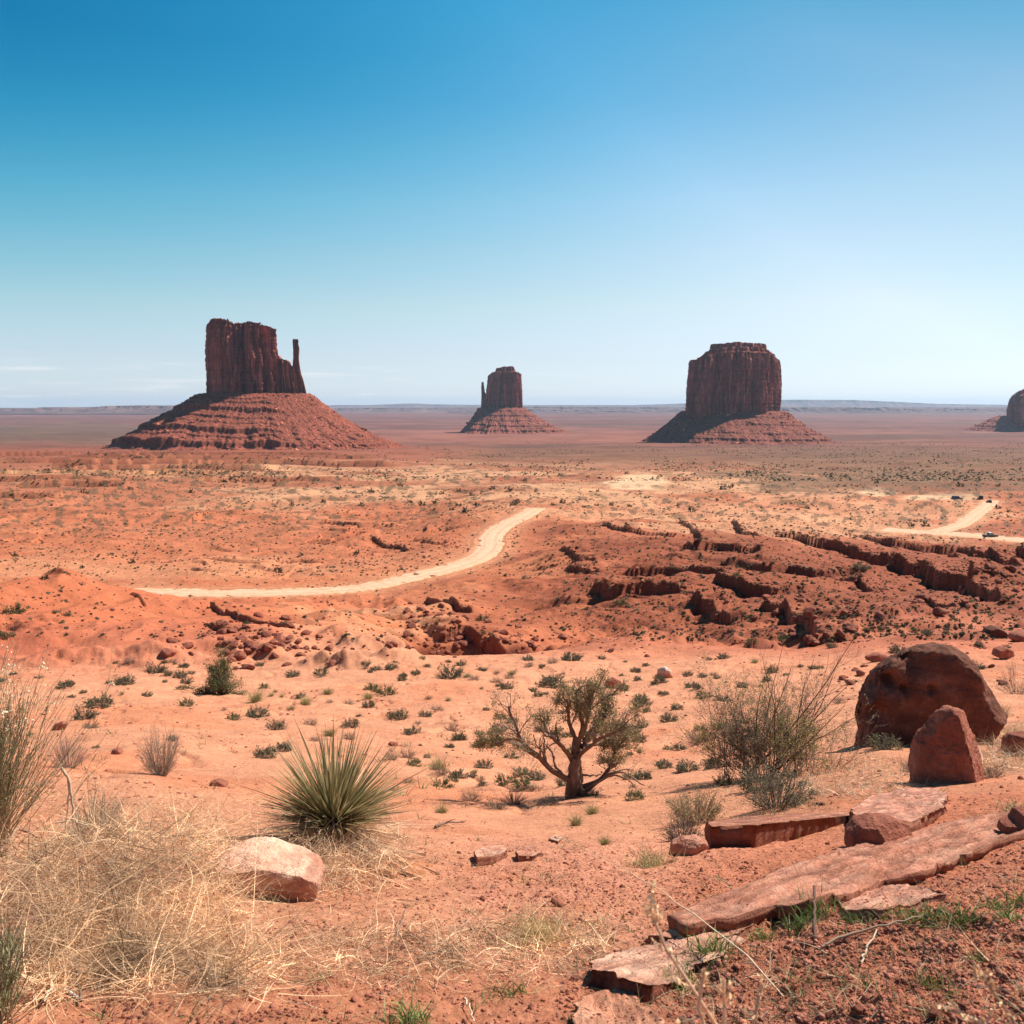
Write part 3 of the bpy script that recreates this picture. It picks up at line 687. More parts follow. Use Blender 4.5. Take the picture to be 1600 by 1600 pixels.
SCREE = []
def talus_mesh(name, Y, topL, topR, baseL, baseR, py_top, py_base, dtop, dfront, dback, bands, parent, origin, seed, nphi=900, nr=220, band_mask=None, tint=(0.37, 0.118, 0.072), conc=1.22):
    mpp = Y / F
    phi = np.linspace(0, 2 * math.pi, nphi, endpoint=False); cs, sn = np.cos(phi), np.sin(phi)
    xt = (P(topL, py_top, Y).x + P(topR, py_top, Y).x) / 2; ht = (P(topR, py_top, Y).x - P(topL, py_top, Y).x) / 2
    xbL, xbR = P(baseL, py_base, Y).x, P(baseR, py_base, Y).x
    ztop = P(800, py_top, Y).z
    s = np.linspace(0, 1, nr)
    # banded profile: vertical drops at the bands
    prof = 1 - (1 - s) ** conc
    R, Z, B = [], [], []
    A = band_mask(phi) if band_mask else np.ones(nphi)
    spur0 = fbm(cs * 4 + seed, sn * 4, 0.2, 4, 0.6); rill0 = 1 - 2 * np.abs(perlin(cs * 16, sn * 16, seed))
    V = []; COL = []
    for i, si in enumerate(s):
        spur = 0.6 * fbm(cs * 4 + seed, sn * 4, 0.2 + si * 1.3, 4, 0.6) + 0.4 * spur0; fine = fbm(cs * 22 + seed, sn * 22, 0.7 + si * 9, 4, 0.65)
        f = 1 - (1 - si) ** (conc + 0.28 * np.maximum(cs, -0.3)); wv_ = 0.35 * fbm(cs * 6, sn * 6, seed + si * 3.0, 3)
        rill = (1 - 2 * np.abs(perlin(cs * 13 + wv_ * 3, sn * 13 + wv_ * 3, seed + si * 2.5))) * 0.6 + 0.4 * fbm(cs * 34, sn * 34, si * 14 + seed, 3)
        zb = ztop
        # horizontal parameter after removing the drops
        drop = 0.0; tsum = 0.0; ind = np.zeros(nphi)
        for (b0, hgt, thin) in bands:
            wv = b0 + 0.045 * spur + 0.014 * fine + (0.02 * rill * thin)
            t = sstep(0, 1, (si - wv) / 0.012 * 0.5 + 0.5); Ab = A * np.clip(0.95 + 0.9 * perlin(cs * 3.1 + b0 * 40, sn * 3.1, seed), 0, 1.15)
            drop = drop + hgt * Ab * t; tsum = tsum + hgt * Ab
            ind = np.maximum(ind, Ab * np.exp(-((si - wv) / 0.010) ** 2))
        tot = sum(h for _, h, _ in bands)
        zf = f * (1 - tsum) + drop           # 0 top, 1 base
        r = si
        dx = np.where(cs > 0, (xbR - xt - ht), (xt - ht - xbL))
        dy = np.where(sn > 0, dback - dtop, dfront - dtop)
        x = xt + ht * cs + dx * r * cs * (1 + 0.16 * spur * r + 0.05 * fine * r)
        y = Y + dtop * sn + dy * r * sn * (1 + 0.30 * spur * r + 0.05 * rill * r)
        zg = gz(x, y) - 2.0 * mpp * 0.4
        z = ztop + (zg - ztop) * np.clip(zf + 0.0, 0, 1.02) + mpp * (0.7 * rill + 1.4 * fine + 3.0 * spur) * r * (1 - r) * 2.2
        z = z + mpp * 1.7 * fbm(x / (5 * mpp), y / (5 * mpp), seed, 4, 0.75) * (1 - 0.5 * r)
        V.append(np.stack([x, y, z], -1))
        nn = fbm(x / (30 * mpp), y / (30 * mpp), seed + 4, 3)
        c = np.array(tint)[None] * (1 + 0.18 * nn[:, None]) * (1 - 0.38 * ind[:, None])
        COL.append(c)
    SCREE.append((parent, np.array(V).reshape(-1, 3)[nphi * 8:] - np.array(origin), mpp))
    V = np.array(V).reshape(-1, 3) - np.array(origin)
    return mesh_np(name, V, grid_faces(nr, nphi, True), np.array(COL).reshape(-1, 3), M['talus'], True, parent)

def butte(loc_px, loc_py, Y, label):
    p = P(loc_px, loc_py, Y); return empty('butte', (p.x, p.y, float(gz(p.x, p.y))), label, 'butte', None), (p.x, p.y, float(gz(p.x, p.y)))

YW = 2100
b, o = butte(395, 700, YW, 'largest red butte with a thin thumb spire on its right side and banded scree')
cliff_mesh('cliff', YW, [(499,326),(505,325),(512,322.5),(540,320.5),(570,321.5),(600,322.5),(622,322)], [(499,431),(515,431.5),(530,432),(545,433.5),(556,435.5),(562,437),(600,438),(622,439)],
    [(318,510),(326,506),(331,503),(338,500),(346,499),(355,501),(362,506),(372,507),(383,506),(396,506.5),(404,508),(414,511),(424,514),(431,515.5),(440,516)], 624, 62, b, o, 1.7, 620, 190, 1.45, 2.2)
cliff_mesh('shoulder', YW, [(555,430),(624,430)], [(555,456),(562,458),(575,461),(590,464),(605,467),(624,470)],
    [(428,553),(436,556),(438,562),(445,562),(449,564),(453,570),(458,574),(463,580),(470,590)], 625, 40, b, o, 4.1, 260, 100, 0.6, 1.8)
cliff_mesh('spire', YW, [(529,457.6),(533,457),(545,458),(560,458),(575,457),(600,457.5),(625,458)], [(529,465.5),(533,466.5),(537,466),(545,468),(560,467),(572,468.5),(585,471),(592,473.5),(602,476),(615,479),(625,481)],
    [(455,532),(459,530),(464,530),(467,532),(470,545)], 626, 22, b, o, 7.3, 200, 120, 0.28, 0.8, power=2.2)
def bmW(phi):
    cs = np.cos(phi); sn = np.sin(phi)
    return np.clip(0.15 + 0.95 * sstep(0.62, 0.15, cs) , 0, 1) * np.clip(0.55 + 0.75 * sstep(0.5, -0.2, sn), 0, 1)
talus_mesh('scree_slope', YW, 314, 484, 172, 640, 615, 703, 78, 300, 300, [(0.10,0.03,0.3),(0.16,0.03,0.3),(0.26,0.09,0.3),(0.40,0.03,0.3),(0.50,0.025,0.3),(0.62,0.08,0.4),(0.71,0.03,0.3),(0.84,0.14,0.9)], b, o, 3.3, 1000, 240, bmW, (0.265, 0.075, 0.044))

YE = 4070
b, o = butte(790, 676, YE, 'small distant butte in the middle with a thumb spire on its left side')
cliff_mesh('cliff', YE, [(578,765),(585,762),(600,761),(615,759),(642,757)], [(578,814),(585,815),(600,815.5),(620,816.5),(642,817)],
    [(755,600),(762,588),(768,583),(774,581),(790,581),(806,581),(812,583),(816,585)], 644, 90, b, o, 2.9, 300, 90, 0.85, 1.0)
cliff_mesh('cap_rock', YE, [(572,777),(583,773)], [(572,803),(583,806)], [(770,577),(776,575),(785,574),(788,572.5),(802,572.5),(805,576)], 584, 55, b, o, 5.5, 160, 40, 0.5, 0.8)
cliff_mesh('spire', YE, [(596,752.5),(605,752),(620,752),(644,751)], [(596,755.5),(605,756.5),(612,757.5),(617,760),(644,764)], [(750,600),(752.5,597),(755.5,596.5),(758,606),(764,625)], 644, 30, b, o, 6.5, 100, 60, 0.22, 0.5, power=2.2)
def bmE(phi): return np.clip(0.35 + 0.6 * sstep(0.7, -0.2, np.sin(phi)), 0, 1)
talus_mesh('scree_slope', YE, 749, 819, 718, 893, 637, 681, 110, 400, 330, [(0.10,0.05,0.2),(0.25,0.05,0.2),(0.42,0.04,0.2),(0.6,0.05,0.3),(0.8,0.05,0.4)], b, o, 6.1, 700, 170, bmE, (0.235, 0.074, 0.050))

YM = 2750
b, o = butte(1147, 690, YM, 'broad blocky butte with a stepped flat top, its scree half in shadow')
cliff_mesh('cliff', YM, [(555,1078),(570,1076),(585,1074.5),(600,1073),(620,1071.5),(648,1071)], [(555,1216),(563,1218),(575,1220.5),(600,1221.5),(620,1221),(648,1219)],
    [(1070,566),(1078,564),(1090,562),(1100,557),(1110,555),(1150,552),(1190,554),(1207,556),(1214,561),(1224,567)], 652, 105, b, o, 8.9, 640, 170, 1.0, 1.2)
cliff_mesh('cap_slope', YM, [(546,1104),(556,1096),(562,1086),(566,1081)], [(546,1205),(551,1209),(560,1213),(566,1217)], [(1075,566),(1088,561),(1098,555),(1104,550),(1112,547),(1150,543),(1190,546),(1204,550),(1212,556),(1218,566)], 567, 80, b, o, 12.3, 360, 50, 0.7, 2.2)
cliff_mesh('cap_rock', YM, [(536,1112),(540,1110),(544,1109),(547,1112),(553,1108)], [(536,1196),(540,1197.5),(545,1198),(548,1196),(553,1200)], [(1106,539),(1112,538),(1125,538.5),(1140,537),(1152,535.5),(1160,537),(1172,538),(1184,537.5),(1198,538.5)], 553, 62, b, o, 14.3, 300, 50, 0.35, 0.7)
def bmM(phi): return np.clip(0.25 + 0.6 * sstep(0.6, -0.4, np.sin(phi)) * sstep(-0.9, -0.2, np.cos(phi)), 0, 1)
talus_mesh('scree_slope', YM, 1066, 1224, 1006, 1302, 642, 692, 118, 370, 320, [(0.16,0.05,0.2),(0.36,0.04,0.2),(0.62,0.05,0.3),(0.80,0.06,0.4)], b, o, 9.1, 900, 190, bmM, (0.23, 0.072, 0.048))

YR4 = 4300
b, o = butte(1640, 665, YR4, 'dark rounded butte cut off by the right edge')
cliff_mesh('cliff', YR4, [(606,1600),(612,1589),(618,1581),(626,1576),(640,1573),(664,1572)], [(606,1690),(664,1700)], [(1570,628),(1576,621),(1583,616),(1590,611.5),(1600,608),(1640,606),(1700,608)], 664, 150, b, o, 16.9, 300, 90, 0.9, 1.0)
talus_mesh('scree_slope', YR4, 1564, 1708, 1520, 1780, 650, 674, 150, 420, 400, [(0.3,0.05,0.2),(0.6,0.05,0.3)], b, o, 13.1, 500, 100, bmE, (0.33, 0.115, 0.082))

# ------------------------------------------------------------------ far mesas and mountains
def mesa(name, Y, top, py_bot, depth, seed, tint, rough=1.0, kind='structure'):
    xs = np.linspace(top[0][0], top[-1][0], max(60, int((top[-1][0] - top[0][0]) * 1.3)))
    py = interp_px(top, xs); k = 12; V = []
    mpp = Y / F
    for q in range(k + 6):
        row = []
        for px, pt in zip(xs, py):
            zt = float(slope(pt)) * Y; zb = float(slope(py_bot)) * Y
            e = min(1, (px - xs[0]) / 12, (xs[-1] - px) / 12)
            n = float(perlin(px / 9, q * 0.25, seed)); n2 = float(perlin(px / 2.6, q * 0.5, seed + 3))
            if q <= k:
                f = q / k
                prof = f * 0.45 if f < 0.5 else 0.225 + (f - 0.5) * 1.55
                y = Y - depth * 0.30 * (1 - f) ** 1.4 + mpp * rough * (14 * n + 5 * n2) * (0.3 + f * 0.3)
                z = zb + (zt - zb) * prof
            else:
                f = (q - k) / 5
                y = Y + depth * f; z = zt + mpp * 0.3 * n
            row.append(((px - 800) / F * Y, y, z))
        V.append(row)
    cen = np.array([(xs.mean() - 800) / F * Y, Y, 0])
    o = mesh_np(name, np.array(V).reshape(-1, 3) - cen, grid_faces(k + 6, len(xs)), None, tint, True)
    o.location = cen
    return tag(o, kind=kind)
mesa_mat = mat_rock('mesa_rock', (0.14, 0.075, 0.07), (0.09, 0.05, 0.05), (0.26, 0.15, 0.12), 0.0012, 0.5, 0.6, 1.0)
mesa('hills', 13500, [(-420,640),(-200,638),(-80,638.5),(60,639.2),(64,636.5),(72,636.3),(77,639),(140,638.8),(150,636.5),(165,634.5),(215,633.5),(235,634),(290,636),(325,638),(345,643)], 646, 2500, 1.1, mesa_mat)
mesa('hills', 17500, [(480,642),(500,638.5),(560,637.5),(640,638),(700,637),(760,637),(830,635.5),(900,636),(1000,636.5),(1100,636),(1300,636),(1500,637),(1700,636.5),(1900,638)], 644, 3000, 2.2, mesa_mat)
mesa('hills', 14500, [(1190,638),(1230,637),(1300,638),(1315,641),(1322,637.5),(1400,638.2),(1440,640),(1470,638.5),(1560,639.5),(1700,639),(1900,640)], 646, 1800, 3.7, mesa_mat)
mesa('hills', 14500, [(700,643),(730,641),(810,641),(818,639.5),(850,640),(920,641),(940,642.5),(1000,641.5),(1080,641.5)], 646, 1800, 5.7, mesa_mat)
mesa('hills', 30000, [(430,635),(500,633.5),(540,632.8),(560,633.5),(640,630.5),(660,631.5),(720,632.5),(830,633),(1000,633),(1100,630),(1190,626),(1240,624.5),(1330,625),(1400,628),(1460,631),(1600,633),(1800,634)], 639, 3000, 8.1, mesa_mat, 0.4)

# ------------------------------------------------------------------ haze
hm_, HN, HL, _bs = nmat('haze'); HN.clear()
ho = HN.new('ShaderNodeOutputMaterial'); pv = HN.new('ShaderNodeVolumePrincipled')
pv.inputs['Color'].default_value = (0.58, 0.78, 1.0, 1); pv.inputs['Density'].default_value = 2.1e-5; pv.inputs['Anisotropy'].default_value = 0.2
HL.new(pv.outputs[0], ho.inputs['Volume'])
hx, hy0, hy1, hz0, hz1 = 56000, -3000, 44000, -260, 240
hv = np.array([(x, y, z) for z in (hz0, hz1) for y in (hy0, hy1) for x in (-hx, hx)], float)
hf = np.array([(0,2,3,1),(4,5,7,6),(0,1,5,4),(2,6,7,3),(0,4,6,2),(1,3,7,5)])
hz = mesh_np('haze', hv, hf, None, hm_, False); tag(hz, kind='stuff')
# ------------------------------------------------------------------ builders for rocks and plants
import bmesh
_ico = {}
def ico(sub):
    if sub not in _ico:
        bm = bmesh.new(); bmesh.ops.create_icosphere(bm, subdivisions=sub, radius=1.0)
        V = np.array([v.co[:] for v in bm.verts]); Fc = np.array([[v.index for v in f.verts] for f in bm.faces]); bm.free()
        _ico[sub] = (V, Fc)
    return _ico[sub]

def unit(a): return a / (np.linalg.norm(a, axis=-1, keepdims=True) + 1e-9)

def rock_arr(rng, sub=3, cuts=9, scale=(1, 1, 0.7), rough=0.08, dmin=0.55, dmax=0.85):
    V, Fc = ico(sub); V = V.copy()
    for _ in range(cuts):
        n = unit(rng.normal(size=3) * (1, 1, 0.8)); d = rng.uniform(dmin, dmax)
        V -= np.maximum(0, V @ n - d)[:, None] * n
    o = rng.uniform(0, 90, 3)
    if sub >= 2:
        n = fbm(V[:, 0] * 2.2 + o[0], V[:, 1] * 2.2 + o[1], V[:, 2] * 2.2 + o[2], 4, 0.6)
        V *= (1 + rough * n)[:, None]
    else:
        V *= rng.uniform(0.8, 1.15, (len(V), 1))
    return V * np.array(scale), Fc

def rotz(V, a):
    c, s = math.cos(a), math.sin(a); return V @ np.array([[c, s, 0], [-s, c, 0], [0, 0, 1.0]])

def scatter(protos, pos, size, rng, cols, squash=None, tilt=0.4):
    """merge many copies of small prototypes into one set of arrays"""
    Vs, Fs, Cs = [], [], []; off = 0
    pick = rng.integers(0, len(protos), len(pos))
    for k, (pv_, pf) in enumerate(protos):
        idx = np.where(pick == k)[0]
        if not len(idx): continue
        n = len(idx); a = rng.uniform(0, 2 * math.pi, n); b_ = rng.normal(0, tilt, n)
        ca, sa, cb, sb = np.cos(a), np.sin(a), np.cos(b_), np.sin(b_)
        Z = np.zeros(n); O = np.ones(n)
        Rz = np.stack([np.stack([ca, -sa, Z], -1), np.stack([sa, ca, Z], -1), np.stack([Z, Z, O], -1)], 1)
        Rx = np.stack([np.stack([O, Z, Z], -1), np.stack([Z, cb, -sb], -1), np.stack([Z, sb, cb], -1)], 1)
        Rm = Rz @ Rx
        W = np.einsum('nij,vj->nvi', Rm, pv_) * size[idx][:, None, None] + pos[idx][:, None, :]
        Vs.append(W.reshape(-1, 3)); Fs.append((pf[None] + (np.arange(n) * len(pv_))[:, None, None] + off).reshape(-1, pf.shape[1]))
        Cs.append(np.repeat(cols[idx], len(pv_), 0)); off += n * len(pv_)
    return np.concatenate(Vs), np.concatenate(Fs), np.concatenate(Cs)

def tubes(Pt, Rd, sides=3, col=None):
    """Pt (N,K,3) centre lines, Rd (N,K) radii"""
    N_, K = Pt.shape[:2]
    T = unit(np.gradient(Pt, axis=1)); ref = np.where(np.abs(T[..., 2:3]) > 0.9, np.array([1.0, 0, 0]), np.array([0, 0, 1.0]))
    A = unit(np.cross(T, ref)); B = np.cross(T, A)
    a = np.arange(sides) / sides * 2 * math.pi
    V = Pt[:, :, None] + Rd[:, :, None, None] * (A[:, :, None] * np.cos(a)[None, None, :, None] + B[:, :, None] * np.sin(a)[None, None, :, None])
    base = (np.arange(N_) * K * sides)[:, None, None]; k = (np.arange(K - 1) * sides)[None, :, None]; s = np.arange(sides)[None, None]; s2 = (s + 1) % sides
    Fc = np.stack([base + k + s, base + k + s2, base + k + sides + s2, base + k + sides + s], -1).reshape(-1, 4)
    C_ = np.broadcast_to(col[:, None, None, :], V.shape).reshape(-1, 3) if col is not None else None
    return V.reshape(-1, 3), Fc, C_

def blades(base, d, L, W, bend, rng, col, k=5, tip=0.06, colt=None):
    """curved flat blades; all arguments per blade"""
    n = len(base); t = np.linspace(0, 1, k)
    Pt = base[:, None] + d[:, None] * (L[:, None] * t)[..., None] + bend[:, None] * (L[:, None] * t ** 2)[..., None]
    T = unit(np.gradient(Pt, axis=1)); rv = unit(rng.normal(size=(n, 3)))
    S = unit(np.cross(T, rv[:, None]))
    wd = (W[:, None] * np.maximum(1 - t ** 1.6, tip))[..., None] * 0.5
    V = np.stack([Pt - S * wd, Pt + S * wd], 2).reshape(-1, 3)
    b0 = (np.arange(n) * k * 2)[:, None]; i = (np.arange(k - 1) * 2)[None]
    Fc = np.stack([b0 + i, b0 + i + 1, b0 + i + 3, b0 + i + 2], -1).reshape(-1, 4)
    C_ = np.repeat(col, k * 2, 0)
    if colt is not None:
        tt = np.tile(np.repeat(t, 2), n)[:, None]; C_ = C_ * (1 - tt) + np.repeat(colt, k * 2, 0) * tt
    return V, Fc, C_

def leaves(cen, size, rng, col, asp=0.5, up=None):
    n = len(cen); a = unit(rng.normal(size=(n, 3)) + (0 if up is None else up)); b_ = unit(np.cross(a, rng.normal(size=(n, 3))))
    s = size[:, None]
    V = np.stack([cen - a * s * 0.5, cen + b_ * s * asp * 0.5, cen + a * s * 0.5, cen - b_ * s * asp * 0.5], 1).reshape(-1, 3)
    Fc = np.arange(n * 4).reshape(n, 4)
    return V, Fc, np.repeat(col, 4, 0)

def join(parts):
    Vs, Fs, Cs = [], [], []; off = 0
    for V, Fc, C_ in parts:
        Vs.append(V); Fs.append(Fc + off); Cs.append(C_); off += len(V)
    return np.concatenate(Vs), np.concatenate(Fs), np.concatenate(Cs)

def lines(base, d, L, rng, k=7, up=0.0, wig=0.08, droop=0.0):
    n = len(base); t = np.linspace(0, 1, k)
    w_ = np.cumsum(rng.normal(size=(n, k, 3)) * wig, axis=1); w_ -= w_[:, :1]
    bend = np.zeros((n, 3)); bend[:, 2] = up
    return base[:, None] + (d[:, None] * t[None, :, None] + bend[:, None] * (t ** 2)[None, :, None] + w_ * 0.5 * t[None, :, None]) * L[:, None, None]

def kids(Pt, Rd, n, rng, tmin=0.25, ang=0.6, lmul=(0.35, 0.6), k=6, up=0.15, wig=0.1, rmul=0.6):
    N_, K = Pt.shape[:2]; pi = rng.integers(0, N_, n); t = rng.uniform(tmin, 1, n) * (K - 1)
    i = np.minimum(t.astype(int), K - 2); f = (t - i)[:, None]
    b_ = Pt[pi, i] * (1 - f) + Pt[pi, i + 1] * f; tan = unit(Pt[pi, i + 1] - Pt[pi, i])
    Ls = np.linalg.norm(Pt[:, -1] - Pt[:, 0], axis=1)[pi]
    d = unit(tan + unit(rng.normal(size=(n, 3))) * ang * rng.uniform(0.6, 1.4, (n, 1)))
    L = Ls * rng.uniform(lmul[0], lmul[1], n) * (1.25 - 0.7 * t / (K - 1))
    r0 = (Rd[pi, i] * (1 - f[:, 0]) + Rd[pi, i + 1] * f[:, 0]) * rmul
    Q = lines(b_, d, L, rng, k, up, wig)
    return Q, r0[:, None] * np.linspace(1, 0.35, k)[None]

def along(Pt, n, rng, tmin=0.3, jit=0.02):
    N_, K = Pt.shape[:2]; pi = rng.integers(0, N_, n); t = rng.uniform(tmin, 1, n) * (K - 1); i = np.minimum(t.astype(int), K - 2); f = (t - i)[:, None]
    return Pt[pi, i] * (1 - f) + Pt[pi, i + 1] * f + rng.normal(size=(n, 3)) * jit

def vary(c, n, rng, s=0.2, mix=None):
    c = np.array(c, float)[None] * np.exp(rng.normal(0, s, (n, 1)))
    if mix is not None:
        k = rng.uniform(0, 1, (n, 1)) ** 2; c = c * (1 - k) + np.array(mix)[None] * k
    return c

GREY = (0.17, 0.165, 0.095); DRY = (0.36, 0.24, 0.15); TWIG = (0.20, 0.13, 0.09); STRAW = (0.64, 0.46, 0.27); GREEN = (0.10, 0.135, 0.035); DKGREEN = (0.085, 0.095, 0.045)

def shrub_arr(rng, R_=0.5, H_=0.45, n0=45, n1=160, nl=900, ls=0.035, leafc=GREY, twigc=TWIG, mixc=None, up=0.08, r0=0.006, spread=1.0, asp=0.45):
    az = rng.uniform(0, 2 * math.pi, n0); el = np.arccos(rng.uniform(0.05, 1, n0)) * spread
    d = np.stack([np.sin(el) * np.cos(az), np.sin(el) * np.sin(az), np.cos(el)], -1)
    L = 1 / np.sqrt((np.sin(el) / R_) ** 2 + (np.cos(el) / H_) ** 2) * rng.uniform(0.65, 1.08, n0) * 0.9
    b_ = np.stack([np.cos(az) * R_ * 0.12, np.sin(az) * R_ * 0.12, np.full(n0, -0.03)], -1)
    A = lines(b_, d, L, rng, 6, up, 0.07); ra = np.linspace(r0, r0 * 0.4, 6)[None].repeat(n0, 0)
    B, rb = kids(A, ra, n1, rng, 0.3, 0.55, (0.3, 0.5), 5, 0.15, 0.08)
    parts = [tubes(A, ra, 3, vary(twigc, n0, rng)), tubes(B, rb, 3, vary(twigc, n1, rng))]
    lv = []
    if nl:
        c = np.concatenate([along(B, int(nl * 0.75), rng, 0.3, 0.012), along(A, nl - int(nl * 0.75), rng, 0.55, 0.02)])
        lv = [leaves(c, rng.uniform(0.6, 1.3, len(c)) * ls, rng, vary(leafc, len(c), rng, 0.28, mixc), asp, np.array([0, 0, 0.6]))]
    return parts, lv

def tuft_arr(rng, n=90, L0=0.25, spread=0.6, c=STRAW, c2=None, wd=0.004, droop=0.25, rad=0.04):
    az = rng.uniform(0, 2 * math.pi, n); el = np.abs(rng.normal(0, spread, n)); el = np.minimum(el, 1.45)
    d = np.stack([np.sin(el) * np.cos(az), np.sin(el) * np.sin(az), np.cos(el)], -1)
    L = L0 * rng.uniform(0.45, 1.1, n)
    b_ = np.stack([rng.normal(0, rad, n), rng.normal(0, rad, n), np.full(n, -0.015)], -1)
    bend = np.stack([np.cos(az) * 0.25, np.sin(az) * 0.25, -np.full(n, droop) * rng.uniform(0.2, 1.6, n)], -1) + rng.normal(0, 0.08, (n, 3))
    return blades(b_, d, L, np.full(n, wd), bend, rng, vary(c, n, rng, 0.2, c2), 5)

GEN = np.random.default_rng(11)

def place(o, p, rz=0.0, s=1.0):
    o.location = p; o.rotation_euler = (0, 0, rz); o.scale = (s, s, s); return o

def thing_mesh(name, arrs, mat, label, cat, group=None):
    V, Fc, C_ = arrs; o = mesh_np(name, V, Fc, C_, mat, True); return tag(o, label, cat, group)

# ------------------------------------------------------------------ shaped boulders
def outline_rock(label, pts, depth, seed, mat, name='boulder', base_py=None, base_px=None, sub=6, rough=0.07, q=0.75, cuts=6, pale_top=None, sink=0.15, yshift=0.0, lump=2.5, pits=False, planes=()):
    """a boulder whose outline is that of the photograph; its distance comes from where it stands"""
    pts = np.array(pts, float)
    bx = base_px if base_px else pts[:, 0].mean(); by = base_py if base_py else pts[:, 1].max()
    g, mpp = hit(bx, by); Y = g.y + depth * 0.6 + yshift
    W = np.array([P(a, b_, Y)[:] for a, b_ in pts]); cx = (W[:, 0].min() + W[:, 0].max()) / 2; cz = W[:, 2].min() + (W[:, 2].max() - W[:, 2].min()) * 0.42
    poly = W[:, [0, 2]] - (cx, cz)
    V, Fc = ico(sub); ph = np.arctan2(V[:, 2], V[:, 0]); rr = np.hypot(V[:, 0], V[:, 2])
    an = np.linspace(-math.pi, math.pi, 361); Rr = np.zeros(361)
    for i, a in enumerate(an):
        dx, dz = math.cos(a), math.sin(a); best = 0
        for j in range(len(poly)):
            x1, z1 = poly[j]; x2, z2 = poly[(j + 1) % len(poly)]
            den = dx * (z2 - z1) - dz * (x2 - x1)
            if abs(den) < 1e-9: continue
            t = (x1 * (z2 - z1) - z1 * (x2 - x1)) / den; u = (x1 * dz - z1 * dx) / den
            if t > 0 and -0.001 <= u <= 1.001: best = max(best, t)
        Rr[i] = best
    R_ = np.interp(ph, an, Rr)
    X = R_ * rr ** q * np.cos(ph); Z = R_ * rr ** q * np.sin(ph); D = depth * np.sign(V[:, 1]) * np.abs(V[:, 1]) ** 0.9
    rng = np.random.default_rng(seed); Q = np.stack([X, D, Z], -1)
    size = np.array([Rr.mean(), depth, Rr.mean()])
    for _ in range(cuts):
        n = unit(np.array([rng.normal() * .35, rng.choice([-1, -1, 1]) * rng.uniform(.5, 1.2), rng.normal() * .3 + .1])); dd = rng.uniform(0.62, 0.9) * math.sqrt(((n * size) ** 2).sum())
        Q -= np.maximum(0, Q @ n - dd)[:, None] * n * 0.9
    for nx_, ny_, nz_, dd in planes:
        n = unit(np.array([nx_, ny_, nz_])); dd = dd * depth; Q -= np.maximum(0, Q @ n - dd)[:, None] * n * 0.92
    k = lump / size.mean()
    n = fbm(Q[:, 0] * k * 0.5 + seed, Q[:, 1] * k * 0.5, Q[:, 2] * k * 0.5, 5, 0.6)
    Q += unit(Q) * (rough * size.mean() * n)[:, None]
    ridged = np.abs(fbm(Q[:, 0] * k * 1.6 + seed, Q[:, 1] * k * 1.6, Q[:, 2] * k * 2.6, 4, 0.6))
    Q -= unit(Q) * (rough * 0.55 * size.mean() * ridged)[:, None]
    if pits:
        for (a, b_, rr_, dp) in pits:
            w0 = P(a, b_, Y - depth * 0.8); c0 = np.array([w0.x - cx, 0, w0.z - cz])
            d2 = ((Q[:, 0] - c0[0]) ** 2 + (Q[:, 2] - c0[2]) ** 2) / (rr_ * mpp) ** 2
            Q[:, 1] += dp * np.exp(-d2 * 1.4) * (Q[:, 1] < 0)
    col = np.ones((len(Q), 3))
    if pale_top is not None:
        zt = (Q[:, 2] - Q[:, 2].min()) / np.ptp(Q[:, 2]); m = sstep(0.50, 0.58, zt + 0.10 * n + (0.16 * (-(Q[:, 0]) / size[0])))[:, None]
        col = col * (1 - m) + np.array(pale_top) * m
    Q[:, 2] = np.where(Q[:, 2] < 0, Q[:, 2] * (1 + sink), Q[:, 2])
    o = mesh_np(name, Q, Fc, col, mat, True); o.location = (cx, Y, cz)
    return tag(o, label, 'boulder')

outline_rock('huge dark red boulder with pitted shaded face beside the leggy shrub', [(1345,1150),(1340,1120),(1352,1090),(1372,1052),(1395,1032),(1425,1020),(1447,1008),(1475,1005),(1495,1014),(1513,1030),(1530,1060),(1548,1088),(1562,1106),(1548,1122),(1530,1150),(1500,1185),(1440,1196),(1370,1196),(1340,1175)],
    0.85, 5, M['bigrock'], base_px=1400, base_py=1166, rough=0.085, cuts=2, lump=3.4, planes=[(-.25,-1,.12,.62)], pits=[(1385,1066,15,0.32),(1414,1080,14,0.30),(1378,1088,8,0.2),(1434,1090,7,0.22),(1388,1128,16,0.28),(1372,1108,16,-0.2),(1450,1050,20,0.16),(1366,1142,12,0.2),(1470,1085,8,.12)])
outline_rock('pointed reddish boulder with streaked sides standing before the huge dark boulder', [(1432,1220),(1430,1195),(1440,1162),(1455,1138),(1470,1116),(1482,1104),(1496,1108),(1508,1112),(1517,1132),(1531,1162),(1540,1185),(1538,1215),(1515,1240),(1455,1242),(1430,1235)],
    0.40, 12, M['rock'], base_px=1470, base_py=1226, rough=0.09, cuts=2, lump=4.0, planes=[(-.6,-.8,.15,.50),(.85,-.6,.35,.50)])
outline_rock('pale topped boulder with a red broken front between dry grass and yucca', [(322,1380),(326,1352),(345,1338),(372,1330),(410,1331),(450,1343),(480,1352),(500,1367),(503,1380),(495,1400),(480,1418),(455,1416),(400,1408),(360,1400)],
    0.22, 8, M['slab'], base_px=440, base_py=1412, rough=0.06, cuts=1, lump=2.6, pale_top=(1.4, 1.75, 1.8), q=0.6, planes=[(0.12,-1,-.10,.42),(.55,-.8,-.2,.72),(-.1,-.2,1,.62),(0,.1,1,.60)])
